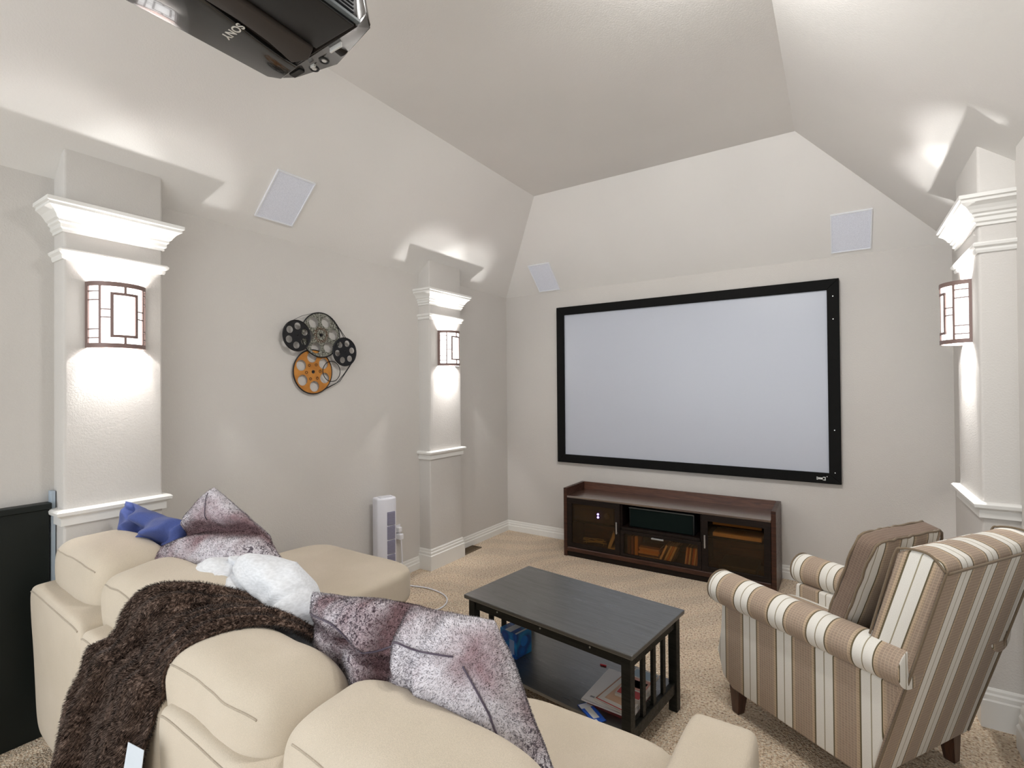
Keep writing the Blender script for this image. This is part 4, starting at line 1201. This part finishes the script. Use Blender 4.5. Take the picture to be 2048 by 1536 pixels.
# ------------------------------------------------------------------ striped armchair
def armchair():
    A = Vector((.075, 2.150, 0)); rz = R(57)
    rt = thing('armchair', 'brown and cream striped armchair turned toward the screen', 'armchair', A, rz)
    W_ = .62
    def lean(z): return -.245*max(0, z-.12)/.81
    def uvx(co, n, ox=0.0):
        # fronts, backs and tops: bands across the width; sides: bands along the depth measured off the lean
        if abs(n.x) > .65: return (co.y-lean(co.z)+.073, co.z)
        return ((co.x-.015)*1.08+.03, co.z+co.y*.7)
    def uvy(co, n): return (co.y, co.z+co.x)
    def fin(o, fn): set_uv(o, fn); return autosmooth(o, 50)
    # side panels
    for s, (xa, xb) in ((0, (0, .115)), (1, (W_-.115, W_))):
        pts = [(.005, .12), (.60, .12), (.655, .16), (.685, .26), (.665, .36), (.655, .50), (-.095, .50)]
        fin(obj('side_panel', prism_bm(pts, 'x', xa, xb, .010, 3), M_stripe, rt), uvy)
    # rolled arms, fatter to the front
    def arm(x, sgn):
        bm = bmesh.new(); rings = []
        st = [(-.118, .565, .069), (-.116, .565, .072), (-.09, .565, .073), (.10, .563, .074), (.30, .561, .075), (.50, .558, .078), (.62, .556, .081), (.675, .555, .081), (.688, .555, .074)]
        fine = []
        for i in range(len(st)-1):
            for k in range(4):
                t = k/4; fine.append(tuple(st[i][q]*(1-t)+st[i+1][q]*t for q in range(3)))
        fine.append(st[-1])
        for (y, z, r) in fine:
            ring = []
            for k in range(36):
                a = 2*PI*k/36; c, s = math.cos(a), math.sin(a)
                ring.append(bm.verts.new((x+r*1.05*c, y, z+r*.92*s)))
            rings.append(ring)
        for i in range(len(rings)-1):
            for k in range(36): bm.faces.new((rings[i][k], rings[i][(k+1) % 36], rings[i+1][(k+1) % 36], rings[i+1][k]))
        bm.faces.new(rings[0]); bm.faces.new(list(reversed(rings[-1])))
        bmesh.ops.recalc_face_normals(bm, faces=list(bm.faces))
        o = fin(obj('arm', bm, M_stripe, rt), lambda co, n: (co.y, math.atan2(co.z-.55, co.x-x)*.08) if abs(n.y) < .8 else (co.x, co.z))
        for yy, rr in ((.686, .077),):
            p = obj('piping', tube_bm([(x+rr*1.05*math.cos(k*PI/18), yy, .558+rr*.92*math.sin(k*PI/18)) for k in range(36)], .004, 6, True), M_brownpipe, o, True)
    arm(.028, -1); arm(W_-.028, 1)
    # front rail and seat
    fin(obj('front_rail', prism_bm([(.58, .12), (.64, .13), (.665, .22), (.65, .30), (.58, .30)], 'x', .10, W_-.10, .010, 3), M_stripe, rt), lambda co, n: (co.x, co.z))
    bm, mp = soft_block((W_-.20, .62, .15), 7, 18, (0, 0, .10), .002, 4, 5)
    o = obj('seat_cushion', bm, M_stripe, rt, True); o.data.transform(Matrix.Translation((W_/2, .40, .375))); set_uv(o, lambda co, n: (co.x, co.y+co.z))
    obj('deck', box_bm(.10, W_-.10, .04, .60, .14, .31, .004), M_brownchk, rt); set_uv(rt.children[-1], lambda co, n: (co.x, co.y))
    # back: outer shell leaning to the rear
    pts = [(.0, .12), (-.215, .885), (-.225, .918), (-.215, .945), (-.185, .958), (-.15, .966), (-.11, .960), (-.088, .943), (-.072, .88), (.0, .63), (.06, .42), (.10, .30), (.10, .12)]
    fin(obj('back', prism_bm(pts, 'x', .005, W_-.005, .012, 3), M_stripe, rt), uvx)
    # inner back cushion, proud of the shell
    pts = [(.03, .44), (-.12, .88), (-.10, .950), (-.055, .935), (-.02, .80), (.045, .62), (.105, .46)]
    fin(obj('back_cushion', prism_bm(pts, 'x', .10, W_-.10, .03, 4), M_stripe, rt), uvx)
    # welts along the back edges
    def pts_side(x): return [(x, -.003, .13), (x, -.110, .50), (x, -.218, .885), (x, -.228, .918)]
    for x in (.008, W_-.008): obj('piping', tube_bm(catmull(pts_side(x), 6), .004, 6), M_brownpipe, rt, True)
    obj('piping', tube_bm([(.01+i*(W_-.02)/20, -.2285, .915) for i in range(21)], .0045, 6), M_brownpipe, rt, True)
    for x in (.006, W_-.006): obj('piping', tube_bm(catmull([(x, -.226, .92), (x, -.19, .960), (x, -.15, .968), (x, -.105, .961), (x, -.085, .943), (x, -.05, .82), (x, .0, .635)], 6), .004, 6), M_brownpipe, rt, True)
    # tapered square feet
    for (x, y) in ((.045, .60), (W_-.045, .60), (.045, .045), (W_-.045, .045)):
        bm = bmesh.new(); bmesh.ops.create_cube(bm, size=1)
        for v in bm.verts:
            t = .030 if v.co.z > 0 else .019
            v.co = Vector((x+math.copysign(t, v.co.x), y+math.copysign(t, v.co.y)+(.0 if v.co.z > 0 else (-.01 if y < .3 else .006)), .125 if v.co.z > 0 else 0))
        bmesh.ops.bevel(bm, geom=list(bm.edges), offset=.003, segments=2, affect='EDGES')
        obj('foot', bm, M_footwood, rt)
    return rt, A, rz
M_brownpipe = fabric('dark_welt', (.20, .15, .10))
ARM, AA, ARZ = armchair()
def chair_pillow():
    M4 = Matrix.Translation(AA) @ Matrix.Rotation(ARZ, 4, 'Z')
    rt = thing('square_pillow', 'square striped box pillow with brown checked edge leaning in the armchair', 'pillow', tuple(M4 @ Vector((.285, .195, .455))), ARZ)
    # local: width x, thickness y, height z, leaning back
    bm, mp = soft_block((.45, .070, .49), 11, 24, (0, .45, 0), .005, 8, 3)
    tilt = Matrix.Translation((0, -.075, .262)) @ Matrix.Rotation(R(19), 4, 'X')
    me = bpy.data.meshes.new('t'); bm.to_mesh(me); bm.free()
    # face panels carry stripes, the boxing band carries the brown check
    o = link_mesh('cushion', me, M_stripe, rt); me.materials.append(M_brownchk)
    for p in me.polygons:
        if abs(p.normal.y) < .62: p.material_index = 1
    set_uv(o, lambda co, n: (co.x+.02, co.z) if abs(n.y) > .5 else (co.y, co.z+co.x))
    me.transform(tilt)
    for y in (-.031, .031):
        pts = []
        for k in range(64):
            a = 2*PI*k/64; c, s = math.cos(a), math.sin(a)
            q = (abs(c)**12+abs(s)**12)**(-1/12)
            pts.append(tilt @ Vector((c*q*.223+math.sin(k*2.1)*.002, y+math.sin(k*1.7)*.002, s*q*.243+math.sin(k*2.9)*.002)))
        obj('piping', tube_bm(pts, .005, 6, True), M_brownpipe, rt, True)
chair_pillow()
